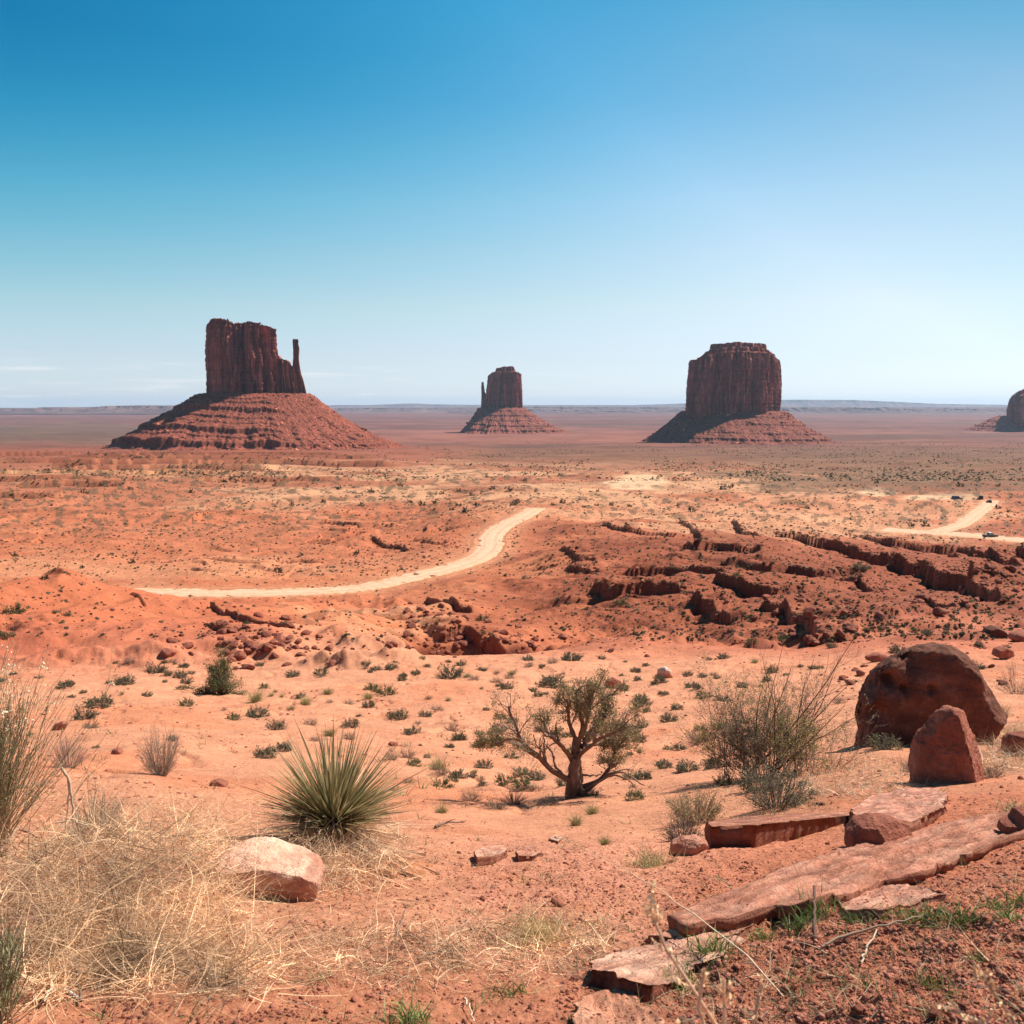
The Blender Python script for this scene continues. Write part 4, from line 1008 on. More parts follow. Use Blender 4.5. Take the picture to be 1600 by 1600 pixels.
outline_rock('rounded brown block lodged against the long sandstone slab', [(1322,1322),(1325,1302),(1340,1285),(1365,1279),(1400,1281),(1418,1290),(1424,1305),(1415,1320),(1380,1330),(1340,1330)],
    0.16, 21, M['rock'], name='block', base_px=1365, base_py=1328, rough=0.07, cuts=5)
outline_rock('small angular pink rock at the left end of the dark slab', [(1045,1335),(1050,1318),(1068,1309),(1090,1308),(1105,1316),(1108,1330),(1090,1336),(1065,1338)],
    0.10, 22, M['slab'], name='rock', base_px=1075, base_py=1337, rough=0.1, cuts=7)
outline_rock('dark red block at the right edge beside the pointed boulder', [(1568,1178),(1570,1158),(1580,1148),(1612,1146),(1640,1152),(1645,1180),(1600,1184)],
    0.25, 24, M['rock'], name='block', base_px=1600, base_py=1182, rough=0.08, cuts=7)
outline_rock('dark stone at the right edge on the upper end of the long slab', [(1564,1300),(1566,1288),(1585,1282),(1592,1268),(1620,1262),(1640,1290),(1630,1308),(1590,1306)],
    0.10, 25, M['rock'], name='stone', base_px=1590, base_py=1306, rough=0.08, cuts=7)
outline_rock('weathered white rock on the sand flat right of the dead juniper', [(1026,1056),(1028,1046),(1038,1041),(1047,1044),(1052,1056),(1040,1060)], 0.35, 26, M['slab'], name='rock', rough=0.08, cuts=6, pale_top=(1.2, 1.7, 1.9), sub=4)
outline_rock('small dark red rock on bare sand behind the grey bush', [(174,1177),(176,1171),(186,1169),(191,1175),(186,1179)], 0.10, 27, M['rock'], name='rock', sub=4)
outline_rock('flat maroon rock on the sand left of the grey bush', [(81,1140),(86,1131),(98,1127),(108,1132),(107,1138),(92,1141)], 0.14, 28, M['rock'], name='rock', sub=4)
outline_rock('red stone half buried in sand above the dry grass', [(327,1229),(329,1221),(342,1218),(352,1222),(358,1226),(345,1229)], 0.09, 29, M['rock'], name='rock', sub=4)
outline_rock('long dark rock lying on the sand below the yellow tufts', [(606,1163),(609,1159),(620,1160),(626,1163),(618,1166)], 0.08, 30, M['rock'], name='rock', sub=4)
outline_rock('low rust brown rock pair among shrubs behind the dead juniper', [(943,1072),(948,1062),(958,1058),(970,1064),(974,1072),(960,1076)], 0.3, 31, M['rock'], name='rock', sub=4)
outline_rock('broad flat boulder on the sand edge right of the flat shrubs', [(1350,1030),(1356,1024),(1372,1020),(1388,1024),(1394,1030),(1372,1034)], 0.4, 33, M['rock'], name='boulder', sub=4)
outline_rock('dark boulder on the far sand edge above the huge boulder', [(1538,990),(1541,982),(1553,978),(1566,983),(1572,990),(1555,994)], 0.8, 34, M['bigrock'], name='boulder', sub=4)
outline_rock('flat ledge boulder at the right edge above the dark block', [(1574,998),(1580,988),(1610,984),(1640,990),(1640,1002),(1600,1004)], 0.9, 35, M['rock'], name='boulder', sub=4)
outline_rock('squat stone pair beneath the ledge boulder near the right edge', [(1552,1024),(1556,1014),(1570,1010),(1582,1016),(1584,1026),(1568,1030)], 0.5, 36, M['rock'], name='boulder', sub=4)
outline_rock('small red stone standing alone on gravel in the middle foreground', [(860,1408),(863,1402),(872,1406),(882,1412),(878,1417),(866,1413)], 0.022, 37, M['rock'], name='stone', sub=4, rough=0.12, cuts=8)

# ------------------------------------------------------------------ slabs
def raise_pt(px, py, h):
    g, mpp = hit(px, py); p = np.array(g); k = 1.0
    for _ in range(20):
        z = float(gz(p[0] * k, p[1] * k)) + h; k = k * 0.4 + 0.6 * (z / p[2])
    return p * k

ON_SLAB = []
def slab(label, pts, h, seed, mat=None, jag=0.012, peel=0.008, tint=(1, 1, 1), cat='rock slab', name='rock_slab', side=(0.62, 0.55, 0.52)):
    """pts: (px, py, height of the top edge above the ground)"""
    rng = np.random.default_rng(seed)
    W = np.array([raise_pt(a, b_, hh) for a, b_, hh in pts]); W = np.vstack([W, W[:1]])
    seg = np.linalg.norm(np.diff(W, axis=0), axis=1); L = np.r_[0, np.cumsum(seg)]; n = 220
    s = np.linspace(0, L[-1], n, endpoint=False); B = np.stack([np.interp(s, L, W[:, i]) for i in range(3)], -1)
    c = B.mean(0); d = B - c; d[:, 2] = 0; un = unit(d)
    B += un * (jag * 1.6 * (perlin(s / 0.09, seed, 0.5) + 0.6 * perlin(s / 0.03, seed, 1.5)))[:, None]
    ev = np.linalg.eigh(np.cov((B - c)[:, :2].T)); ax_ = ev[1][:, -1]
    rings, cols = [], []
    nb = 9
    for k in range(nb):
        f = k / (nb - 1); z = B[:, 2] - h * (1 - f)
        off = jag * (0.9 * math.sin(k * 2.3 + seed) + 0.8 * perlin(s / 0.11, k * 0.9, seed + 3.0)) - (0.006 if k == nb - 1 else 0)
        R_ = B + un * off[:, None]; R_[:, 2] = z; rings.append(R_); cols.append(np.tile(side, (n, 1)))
    for q in np.r_[0.985, 0.96, np.linspace(0.92, 0.0, 26)]:
        R_ = c + (B - c) * q
        u_ = (R_ - c)[:, :2] @ ax_; v_ = (R_ - c)[:, :2] @ np.array([-ax_[1], ax_[0]])
        nn = fbm(u_ * 3.2 + seed, v_ * 17, 0.3, 5, 0.62); st = np.floor(nn * 5 + 0.3 * perlin(R_[:, 0] * 3, R_[:, 1] * 3, 2.0)) / 5
        R_[:, 2] += peel * (st + 0.4 * nn) * min(1, (1 - q) * 12) ; rings.append(R_)
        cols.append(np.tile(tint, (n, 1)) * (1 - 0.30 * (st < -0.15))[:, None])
    V = np.array(rings).reshape(-1, 3); V0 = c.copy()
    ON_SLAB.append(V[n * nb:])
    o = mesh_np(name, V - V0, grid_faces(len(rings), n, True), np.array(cols).reshape(-1, 3), mat or M['slab'], True)
    o.location = V0
    return tag(o, label, cat)

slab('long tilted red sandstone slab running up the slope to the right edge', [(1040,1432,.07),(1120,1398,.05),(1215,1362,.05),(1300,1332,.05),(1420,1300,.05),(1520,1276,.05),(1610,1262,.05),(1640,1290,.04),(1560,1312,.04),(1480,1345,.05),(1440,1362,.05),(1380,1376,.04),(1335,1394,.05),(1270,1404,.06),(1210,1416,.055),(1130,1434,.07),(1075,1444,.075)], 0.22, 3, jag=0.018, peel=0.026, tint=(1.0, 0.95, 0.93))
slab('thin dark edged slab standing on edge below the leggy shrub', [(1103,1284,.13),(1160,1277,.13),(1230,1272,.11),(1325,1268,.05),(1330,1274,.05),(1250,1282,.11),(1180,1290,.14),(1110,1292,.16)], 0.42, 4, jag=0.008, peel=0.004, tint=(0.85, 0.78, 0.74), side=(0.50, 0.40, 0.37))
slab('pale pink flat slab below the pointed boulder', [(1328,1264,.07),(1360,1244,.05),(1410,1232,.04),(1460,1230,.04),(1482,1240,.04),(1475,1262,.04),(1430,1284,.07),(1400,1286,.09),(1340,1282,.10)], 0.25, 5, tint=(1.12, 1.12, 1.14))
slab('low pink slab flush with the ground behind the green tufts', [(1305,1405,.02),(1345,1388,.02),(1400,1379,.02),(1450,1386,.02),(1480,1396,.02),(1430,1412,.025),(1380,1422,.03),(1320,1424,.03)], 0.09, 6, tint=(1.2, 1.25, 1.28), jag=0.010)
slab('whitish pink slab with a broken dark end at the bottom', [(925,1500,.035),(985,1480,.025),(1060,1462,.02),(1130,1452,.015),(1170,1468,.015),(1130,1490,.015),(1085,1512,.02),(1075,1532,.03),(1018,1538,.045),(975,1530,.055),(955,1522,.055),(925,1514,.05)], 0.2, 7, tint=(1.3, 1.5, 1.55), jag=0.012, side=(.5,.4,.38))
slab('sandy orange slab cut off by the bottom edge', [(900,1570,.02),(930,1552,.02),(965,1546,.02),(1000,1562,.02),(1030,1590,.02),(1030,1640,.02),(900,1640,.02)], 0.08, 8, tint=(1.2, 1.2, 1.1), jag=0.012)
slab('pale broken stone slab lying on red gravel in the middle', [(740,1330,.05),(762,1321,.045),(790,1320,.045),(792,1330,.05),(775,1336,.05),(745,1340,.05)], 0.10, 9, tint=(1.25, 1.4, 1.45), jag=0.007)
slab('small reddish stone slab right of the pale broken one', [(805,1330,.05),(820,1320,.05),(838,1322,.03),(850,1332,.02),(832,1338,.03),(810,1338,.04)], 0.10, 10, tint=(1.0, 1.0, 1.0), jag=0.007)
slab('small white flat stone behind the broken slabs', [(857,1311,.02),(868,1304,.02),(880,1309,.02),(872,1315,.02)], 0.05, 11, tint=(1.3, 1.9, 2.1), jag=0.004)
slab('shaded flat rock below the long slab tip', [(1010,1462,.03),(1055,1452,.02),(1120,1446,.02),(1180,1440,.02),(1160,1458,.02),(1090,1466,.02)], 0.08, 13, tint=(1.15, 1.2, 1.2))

# ------------------------------------------------------------------ gravel and clods
rng = np.random.default_rng(5)
protos1 = [rock_arr(rng, 1, 7, (1, 0.75, 0.5)) for _ in range(10)]
def px_scatter(n, x0, x1, y0, y1, rng, dens=None):
    px = rng.uniform(x0, x1, n); py = rng.uniform(y0, y1, n)
    if dens is not None: k = rng.uniform(0, 1, n) < dens(px, py); px, py = px[k], py[k]
    b_ = (800 - py) / F; kx = (px - 800) / F / (CT + b_ * ST); s = slope(py)
    out = np.zeros((len(px), 3))
    Ys = _YS[_YS > 1.2][::2]; ok = np.ones(len(px), bool)
    for c0 in range(0, len(px), 4000):
        sl_ = slice(c0, c0 + 4000)
        d = gz(kx[sl_, None] * Ys[None], np.broadcast_to(Ys[None], (len(kx[sl_]), len(Ys)))) - s[sl_, None] * Ys[None]
        k = np.argmax(d > 0, axis=1); ok[sl_] = k > 0; k = np.maximum(k, 1); r = np.arange(len(k))
        f = d[r, k - 1] / (d[r, k - 1] - d[r, k] + 1e-9); Y = Ys[k - 1] + (Ys[k] - Ys[k - 1]) * np.clip(f, 0, 1)
        x = kx[sl_] * Y; out[sl_] = np.stack([x, Y, gz(x, Y)], -1)
    return out[ok]
def dens_p(px, py):
    r = 0.14 + 0.9 * np.exp(-((px - 900) / 330) ** 2 - ((py - 1370) / 65) ** 2) + 0.9 * sstep(1000, 1150, px) * sstep(1330, 1400, py + (px - 1100) * 0.12) + 0.5 * sstep(1300, 1420, px) * sstep(1230, 1260, py)
    r += 0.45 * (perlin(px / 60, py / 30, 0.5) > 0.25) * (py > 1440)
    return np.clip(r, 0, 1)
pp = px_scatter(95000, -250, 1950, 1215, 1640, rng, dens_p)
sz = 0.0032 + 0.008 * rng.power(0.6, len(pp)) ** 3 + 0.010 * (rng.uniform(0, 1, len(pp)) > 0.985)
pp[:, 2] += sz * 0.15
for vs in ON_SLAB:      # crumbs that lie on the slabs
    q = vs[rng.integers(0, len(vs), 90)]; pp = np.vstack([pp, q]); sz = np.r_[sz, rng.uniform(.002, .007, 90)]
V, Fc, C_ = scatter(protos1, pp, sz, rng, vary((1.15, 1.1, 1.05), len(pp), rng, 0.25, (1.5, 1.7, 1.8)), tilt=0.5)
o = mesh_np('gravel', V, Fc, C_, M['rock'], False); tag(o, kind='stuff')

# stones one can tell apart in the foreground
st_pos = px_scatter(60, 640, 1600, 1290, 1590, rng, lambda a, b_: dens_p(a, b_) * 0.9)
st_protos = []
for k in range(6):
    v_, f_ = rock_arr(rng, 3, 10, (1, 0.7, 0.5), 0.07); st_protos.append(mesh_np('stone', v_, f_, np.tile([1.15, 1.1, 1.1], (len(v_), 1)), M['rock'], False, link_it=False))
for k, p in enumerate(st_pos):
    c = st_protos[k % 6].copy(); link(c)
    s = rng.uniform(0.012, 0.026); c.location = (p[0], p[1], p[2] + s * 0.15); c.scale = (s, s, s); c.rotation_euler = (rng.normal(0, .3), rng.normal(0, .3), rng.uniform(0, 6.28))
    tag(c, 'small angular red stone among the gravel of the foreground slope', 'stone', 'loose stones on the foreground slope')

# ------------------------------------------------------------------ boulders and rubble of the mid distance
rb_protos = [mesh_np('boulder', *rock_arr(rng, 3, 10, (1, 0.8, 0.62), 0.08), None, M['rock'], False, link_it=False) for _ in range(10)]
for o in rb_protos:
    ca = o.data.color_attributes.new('Col', 'FLOAT_COLOR', 'POINT'); n = len(o.data.vertices)
    ca.data.foreach_set('color', np.tile([0.85, 0.8, 0.8, 1.0], n).astype(np.float32))
CL = [  # px, py, spread px, spread py, number, size range, label
 (410,985,60,22,70,(.25,.9),'red boulder in the rubble spilling down below the dirt road','rubble on the slope below the dirt road'),
 (340,1000,50,16,40,(.2,.8),'red boulder in the rubble spilling down below the dirt road','rubble on the slope below the dirt road'),
 (430,1010,40,12,50,(.2,.7),'red boulder in the rubble spilling down below the dirt road','rubble on the slope below the dirt road'),
 (230,960,40,14,14,(.2,.5),'red boulder in the rubble spilling down below the dirt road','rubble on the slope below the dirt road'),
 (560,1005,40,12,16,(.2,.6),'red boulder in the rubble spilling down below the dirt road','rubble on the slope below the dirt road'),
 (700,965,38,20,70,(.3,.9),'dark boulder in the ravine right of the wash','rubble in the ravine'),
 (760,1000,60,9,80,(.3,.9),'dark boulder in the ravine right of the wash','rubble in the ravine'),
 (700,1010,30,6,20,(.2,.6),'dark boulder in the ravine right of the wash','rubble in the ravine'),
 (890,880,30,12,30,(.3,.8),'brown boulder along the ledges of the red hills','boulders on the ledges of the red hills'),
 (1080,905,90,30,70,(.2,.7),'brown boulder along the ledges of the red hills','boulders on the ledges of the red hills'),
 (1250,895,90,32,120,(.22,.75),'brown boulder along the ledges of the red hills','boulders on the ledges of the red hills'),
 (1300,950,110,22,90,(.2,.7),'brown boulder along the ledges of the red hills','boulders on the ledges of the red hills'),
 (1480,900,100,22,130,(.25,.85),'brown boulder along the ledges of the red hills','boulders on the ledges of the red hills'),
 (1560,885,50,16,60,(.3,.9),'brown boulder along the ledges of the red hills','boulders on the ledges of the red hills'),
 (1390,850,60,14,50,(.4,1.2),'brown boulder along the ledges of the red hills','boulders on the ledges of the red hills'),
 (1240,832,16,5,14,(.5,1.3),'brown boulder along the ledges of the red hills','boulders on the ledges of the red hills'),
 (1250,990,90,10,50,(.2,.7),'brown boulder along the ledges of the red hills','boulders on the ledges of the red hills'),
 (590,860,50,14,80,(.4,1.1),'red rock in the outcrops left of the road bend','outcrops left of the road bend'),
 (700,850,20,8,40,(.4,1.0),'red rock in the outcrops left of the road bend','outcrops left of the road bend'),
 (490,890,40,12,40,(.3,.9),'red rock in the outcrops left of the road bend','outcrops left of the road bend'),
 (220,825,60,16,60,(.4,1.2),'red rock in the outcrops left of the road bend','outcrops left of the road bend'),
 (60,810,60,14,40,(.5,1.4),'red rock in the outcrops left of the road bend','outcrops left of the road bend'),
 (1540,1030,40,22,16,(.2,.6),'weathered rock behind the huge dark boulder','rocks behind the huge dark boulder'),
 (1330,1060,20,18,14,(.15,.45),'weathered rock behind the huge dark boulder','rocks behind the huge dark boulder'),
 (930,1010,30,8,14,(.15,.5),'dark rock at the far edge of the sand flat','rocks at the far edge of the sand flat'),
 (1040,985,180,14,50,(.15,.5),'dark rock at the far edge of the sand flat','rocks at the far edge of the sand flat'),
]
allr = []
for px, py, sx, sy, n, (a, b_), lab, grp in CL:
    q = np.stack([rng.normal(px, sx, n), rng.normal(py, sy, n)], -1)
    for u_, v_ in q:
        if v_ < 790: continue
        p, mpp = hit(u_, v_); s = (a + (b_ - a) * rng.power(0.7) ** 2.2) * 0.62
        allr.append((s / mpp, p, s, lab, grp))
# fallen blocks along the foot of every ledge
for pl, H in LEDGE_W[:27]:
    L = np.r_[0, np.cumsum(np.hypot(*np.diff(pl[:, :2], axis=0).T))]
    for _ in range(int(L[-1] * 1.3)):
        t = rng.uniform(0, L[-1]); x = np.interp(t, L, pl[:, 0]) + rng.normal(0, .8); y = np.interp(t, L, pl[:, 1]) - abs(rng.normal(0, 1.6)) + 0.5
        s = rng.uniform(.18, .7) ** 1.3 * 0.9; p = Vector((x, y, float(gz(x, y))))
        allr.append((s / (y / F), p, s, 'brown boulder along the ledges of the red hills', 'boulders on the ledges of the red hills'))
allr.sort(key=lambda r: -r[0])
for k, (_, p, s, lab, grp) in enumerate(allr[:235]):
    c = rb_protos[k % 10].copy(); link(c); c.location = (p.x, p.y, p.z + s * 0.18); c.scale = (s, s, s * rng.uniform(.7, 1.1))
    c.rotation_euler = (rng.normal(0, .25), rng.normal(0, .25), rng.uniform(0, 6.28)); tag(c, lab, 'boulder', grp)
rest = allr[235:]
rp = np.array([[r[1].x, r[1].y, r[1].z + r[2] * .15] for r in rest]); rs = np.array([r[2] for r in rest])
# fine rubble thrown over the rocky slopes
def dens_r(px, py): return np.clip(0.25 + 0.9 * sstep(840, 900, px) * sstep(835, 850, py), 0, 1) * (perlin(px / 40, py / 14, 4.5) > -0.1)
p2 = px_scatter(5200, -50, 1650, 800, 1015, rng, dens_r); s2 = rng.uniform(.06, .26, len(p2)) * np.clip(p2[:, 1] / 110, 0.7, 2)
V, Fc, C_ = scatter(protos1, np.vstack([rp, p2]), np.r_[rs, s2], rng, vary((0.8, 0.74, 0.72), len(rp) + len(p2), rng, 0.2), tilt=0.3)
o = mesh_np('rubble', V, Fc, C_, M['rock'], False); tag(o, kind='stuff')
# fallen blocks on the slopes of the buttes
for (par, Vt, mpp_), nb in zip(SCREE, (5200, 1600, 3600, 400)):
    idx = rng.integers(0, len(Vt), nb); q = Vt[idx] + rng.normal(0, mpp_, (nb, 3)) * (1, 1, 0)
    clump = perlin(q[:, 0] / (30 * mpp_), q[:, 1] / (30 * mpp_), q[:, 2] / (30 * mpp_)); q = q[clump > -0.25]
    V, Fc, C_ = scatter(protos1, q, mpp_ * (0.55 + 3.2 * rng.power(.6, len(q)) ** 4), rng, vary((0.31, 0.10, 0.062), len(q), rng, .5), tilt=.4)
    o = mesh_np('fallen_blocks', V, Fc, C_, M['talus'], False, par); o['kind'] = 'stuff'

# ------------------------------------------------------------------ shrubs of the sand flat
def proto_shrub(nm, **kw):
    st, lv = shrub_arr(GEN, **kw); V, Fc, C_ = join(st + lv); return mesh_np(nm, V, Fc, C_, M['leaf'], True, link_it=False)
PG = [proto_shrub('shrub', n0=70, n1=320, nl=2300, ls=0.055, leafc=(0.14, 0.13, 0.075), H_=0.46 + 0.05 * k) for k in range(4)]
PD = [proto_shrub('dry_shrub', n0=90, n1=420, nl=500, ls=0.035, leafc=(0.30, 0.21, 0.13), twigc=(0.27, 0.185, 0.14), H_=0.5) for k in range(3)]
PK = [proto_shrub('green_shrub', n0=50, n1=220, nl=1600, ls=0.055, leafc=(0.11, 0.13, 0.05), H_=0.5) for k in range(3)]
def proto_tuft(nm, **kw):
    V, Fc, C_ = tuft_arr(GEN, **kw); return mesh_np(nm, V, Fc, C_, M['straw'], True, link_it=False)
PY_ = [proto_tuft('grass_tuft', n=260, L0=0.75, spread=0.45, c=(0.42, 0.33, 0.15), c2=(0.2, 0.22, 0.07), wd=0.014, rad=0.12) for k in range(3)]
KIND = {'g': (PG, 'shrub', 1.0), 'd': (PD, 'dry_shrub', 1.0), 'k': (PK, 'green_shrub', 1.0), 'y': (PY_, 'grass_tuft', 0.9)}
SH = [
 (103,1073,26,'g','grey shrub at the foot of the red mound, far left'),(155,1103,42,'g','broad dark grey mounded shrub on the sand at the left'),
 (133,1124,36,'g','grey shrub with a dry tuft at its foot, below the broad mounded one'),(143,1138,28,'d','dry brown shrub leaning on the grey one at the left'),
 (48,1149,12,'y',None),(195,1069,30,'g','flat grey shrub at the foot of the red mound'),(170,1068,11,'g',None),(230,1088,17,'g',None),(112,1090,12,'g',None),(130,1083,12,'g',None),
 (243,1051,30,'g','wide grey shrub between the red mound and the round juniper'),(262,1055,14,'g',None),(287,1043,18,'g',None),(281,1059,26,'g','flat grey shrub just left of the round juniper'),(299,1053,12,'g',None),
 (150,1169,14,'k',None),(403,1120,38,'g','dark grey round shrub below right of the round juniper'),(399,1097,30,'y','yellow green tuft above the dark round shrub'),(431,1140,30,'g','grey round shrub in front of the yellow tufts'),
 (455,1109,14,'y',None),(478,1101,26,'y','yellow green tuft in the middle of the tuft patch'),(512,1085,20,'y',None),(470,1090,16,'g',None),(440,1090,10,'y',None),(430,1082,10,'y',None),
 (457,1057,24,'g','grey round shrub at the foot of the boulder rubble'),(502,1054,25,'k','green round shrub at the foot of the boulder rubble'),(515,1150,22,'y',None),(485,1133,26,'d','dry purplish shrub above the yucca'),
 (545,1155,26,'d','dry purplish shrub above right of the yucca'),(538,1138,14,'d',None),(492,1158,20,'d',None),(441,1174,32,'g','grey shrub left of the yucca tips'),(415,1184,36,'g','low grey shrub strung out left of the yucca'),
 (582,1080,30,'k','dark green shrub, upper of a touching pair'),(603,1086,32,'k','dark green shrub, lower of a touching pair'),(575,1092,18,'y',None),(622,1124,32,'g','globe shaped grey shrub alone on the bare sand'),(644,1146,24,'g','small grey shrub just below right of the globe shaped one'),
 (670,1092,14,'d',None),(612,1045,24,'g',None),(650,1053,16,'g',None),(704,1058,42,'g','broad spreading grey green shrub on the flat above the dead juniper'),(730,1058,14,'y',None),(752,1048,18,'g',None),(776,1053,14,'d',None),(800,1054,16,'y',None),
 (792,1076,22,'g','round grey shrub above the dead juniper'),(833,1080,18,'g',None),(825,1032,20,'g',None),(827,1042,18,'d',None),(847,1043,11,'g',None),(864,1072,44,'g','broad grey shrub just behind the dead juniper'),(893,1033,34,'g','flat grey shrub at the far edge of the flat'),
 (905,1068,20,'d',None),(974,1074,16,'k',None),(993,1050,18,'g',None),(996,1063,14,'g',None),(1031,1067,22,'g','grey shrub at the foot of the white rock'),(1076,1057,18,'g',None),(1097,1058,17,'g',None),(1130,1029,20,'g','grey round shrub at the right end of the flat'),(1108,1031,10,'g',None),
 (1003,1104,32,'g','grey shrub right of the dead juniper crown'),(1010,1112,16,'k',None),(1045,1128,28,'g','grey shrub with a flat stone at its foot'),(1004,1137,24,'g','upper grey shrub of two right of the dead juniper'),(1000,1159,26,'g','lower grey shrub of two right of the dead juniper'),(1060,1172,24,'g','grey shrub left of the leggy shrub'),
 (722,1156,20,'k','green shrub left of the dead juniper tip'),(750,1166,24,'g',None),(668,1184,12,'g',None),(612,1187,30,'d','low dry shrub, left of two on the sand'),(637,1184,28,'d','low dry shrub, right of two on the sand'),(683,1203,34,'y','sparse yellow grass below the low dry shrubs'),(690,1230,36,'k','green shrub in front of the low dry shrubs'),
 (638,1223,22,'d','dry brown shrub right of the yucca'),(618,1236,20,'d',None),(735,1252,38,'d','dry brown shrub left of the large twiggy one'),(802,1256,50,'d','large twiggy dry shrub left of the dead juniper trunk'),(775,1264,44,'d','pale dry shrub in front of the large twiggy one'),
 (858,1258,36,'d','low dry shrub at the left foot of the dead juniper'),(690,1270,26,'y',None),(992,1250,36,'k','green shrub right of the dead juniper trunk'),(1005,1218,30,'g',None),(925,1272,26,'y','wispy green grass below the dead juniper'),(900,1290,28,'y',None),
 (945,1320,24,'y','thin green grass tuft on sand below the dead juniper'),(1075,1205,40,'g','grey shrub hugging the left foot of the leggy shrub'),(1100,1090,26,'k','small green shrub at the top left of the leggy shrub'),(1130,1095,24,'k',None),(1175,1005,22,'k','dark green shrub at the far edge behind the leggy shrub'),
 (1227,1003,28,'k','tall dark green shrub on the edge of the red hills'),(1160,1075,22,'g',None),(1207,1050,20,'g',None),(1300,1012,18,'g',None),(1270,1045,16,'g',None),(1403,1020,30,'g','broad grey shrub behind the huge dark boulder'),(1425,1022,16,'g',None),(1450,992,20,'g','grey shrub on the flat above the huge dark boulder'),
 (1480,985,12,'g',None),(1355,985,14,'g',None),(1378,984,12,'g',None),(1428,985,12,'k',None),(1530,1010,16,'g',None),(1572,1012,14,'k',None),(1528,1045,22,'g',None),(1385,1170,50,'g','pale wiry shrub in the shade of the huge dark boulder'),(1425,1205,40,'d','dry shrub left of the pointed boulder'),(1552,1215,46,'d','dry shrub at the right foot of the pointed boulder'),
 (1185,1235,60,'g','dense grey green shrub at the right foot of the leggy shrub'),(1095,1160,50,'d',None),(1120,1200,40,'g',None),(1562,1120,30,'y','green yellow grass under the bush at the right edge'),
 (700,1095,10,'y',None),(760,1110,12,'g',None),(560,1120,10,'g',None),(350,1110,10,'d',None),(60,1060,12,'g',None),(20,1055,14,'g',None),(0,1065,16,'g',None),(1040,1085,12,'g',None),(1120,1060,12,'g',None),(940,1030,12,'g',None),(1010,1040,12,'g',None),(660,1030,12,'k',None),(700,1035,10,'g',None),(570,1045,12,'d',None),
 (12,995,22,'k','dark green bush on the left edge of the red mound'),(20,958,34,'k','dark green bush in the hollow of the red mound'),(105,962,12,'g',None),(85,958,10,'g',None),(385,975,12,'k',None),(650,900,10,'g',None),(820,905,12,'k',None),(755,970,24,'k','dark green bush in the ravine rubble'),(755,990,12,'k',None),(970,945,22,'k','dark green bush below the shadowed ledge'),
 (1120,860,12,'g',None),(1345,890,24,'g','grey bush beneath the long dark ledge'),(1330,905,12,'g',None),(1010,900,10,'g',None),(1150,900,14,'k',None),
]
ns = 0
for px, py, wpx, kd, lab in SH:
    p, mpp = hit(px, py); pr, nm, wd = KIND[kd]; R_ = wpx * mpp * 0.5
    c = pr[ns % len(pr)].copy(); link(c); c.location = p; s = R_ / 0.5 * 1.08
    if kd == 'y': s = R_ / 0.42
    c.scale = (s * rng.uniform(.92, 1.1), s * rng.uniform(.92, 1.1), s * rng.uniform(.8, 1.05)); c.rotation_euler = (0, 0, rng.uniform(0, 6.28))
    g_ = None
    if lab is None:
        lab = {'g': 'small grey shrub dotted on the open sand', 'd': 'small dry brown shrub dotted on the open sand', 'k': 'small green shrub dotted on the open sand', 'y': 'small yellowish grass tuft dotted on the open sand'}[kd]
        g_ = 'small plants dotted on the sand flat'
    tag(c, lab, 'grass tuft' if kd == 'y' else 'shrub', g_); ns += 1

q_ = 0
while q_ < 125:
    px = rng.normal(860, 300); py = 1035 + 210 * rng.power(1.0) ** 1.4
    if not (40 < px < 1330) or (px < 380 and py > 1170) or (380 < px < 640 and py > 1150): continue
    kd = 'ggdyk'[rng.integers(0, 5)]; p, mpp = hit(px, py); pr, nm, wd = KIND[kd]; wpx = rng.uniform(8, 23) * (1 + (py - 1035) / 260)
    c = pr[q_ % len(pr)].copy(); link(c); c.location = p; sc_ = wpx * mpp; c.scale = (sc_, sc_, sc_ * rng.uniform(.7, 1.1)); c.rotation_euler = (0, 0, rng.uniform(0, 6.28))
    tag(c, {'g': 'small grey shrub dotted on the open sand', 'd': 'small dry brown shrub dotted on the open sand', 'k': 'small green shrub dotted on the open sand', 'y': 'small yellowish grass tuft dotted on the open sand'}[kd], 'grass tuft' if kd == 'y' else 'shrub', 'small plants dotted on the sand flat'); q_ += 1
# pebbles and crumbs on the flat
pq = px_scatter(6500, -250, 1900, 1010, 1260, rng, lambda a, b_: (perlin(a / 60, b_ / 25, 6.5) > -.15) * 1.0)
V, Fc, C_ = scatter(protos1, pq, (0.02 + 0.07 * rng.power(.6, len(pq)) ** 4) * np.clip(pq[:, 1] / 25, .5, 1.8), rng, vary((0.95, 0.85, 0.8), len(pq), rng, 0.3), tilt=.4)
o = mesh_np('pebbles', V, Fc, C_, M['rock'], False); tag(o, kind='stuff')

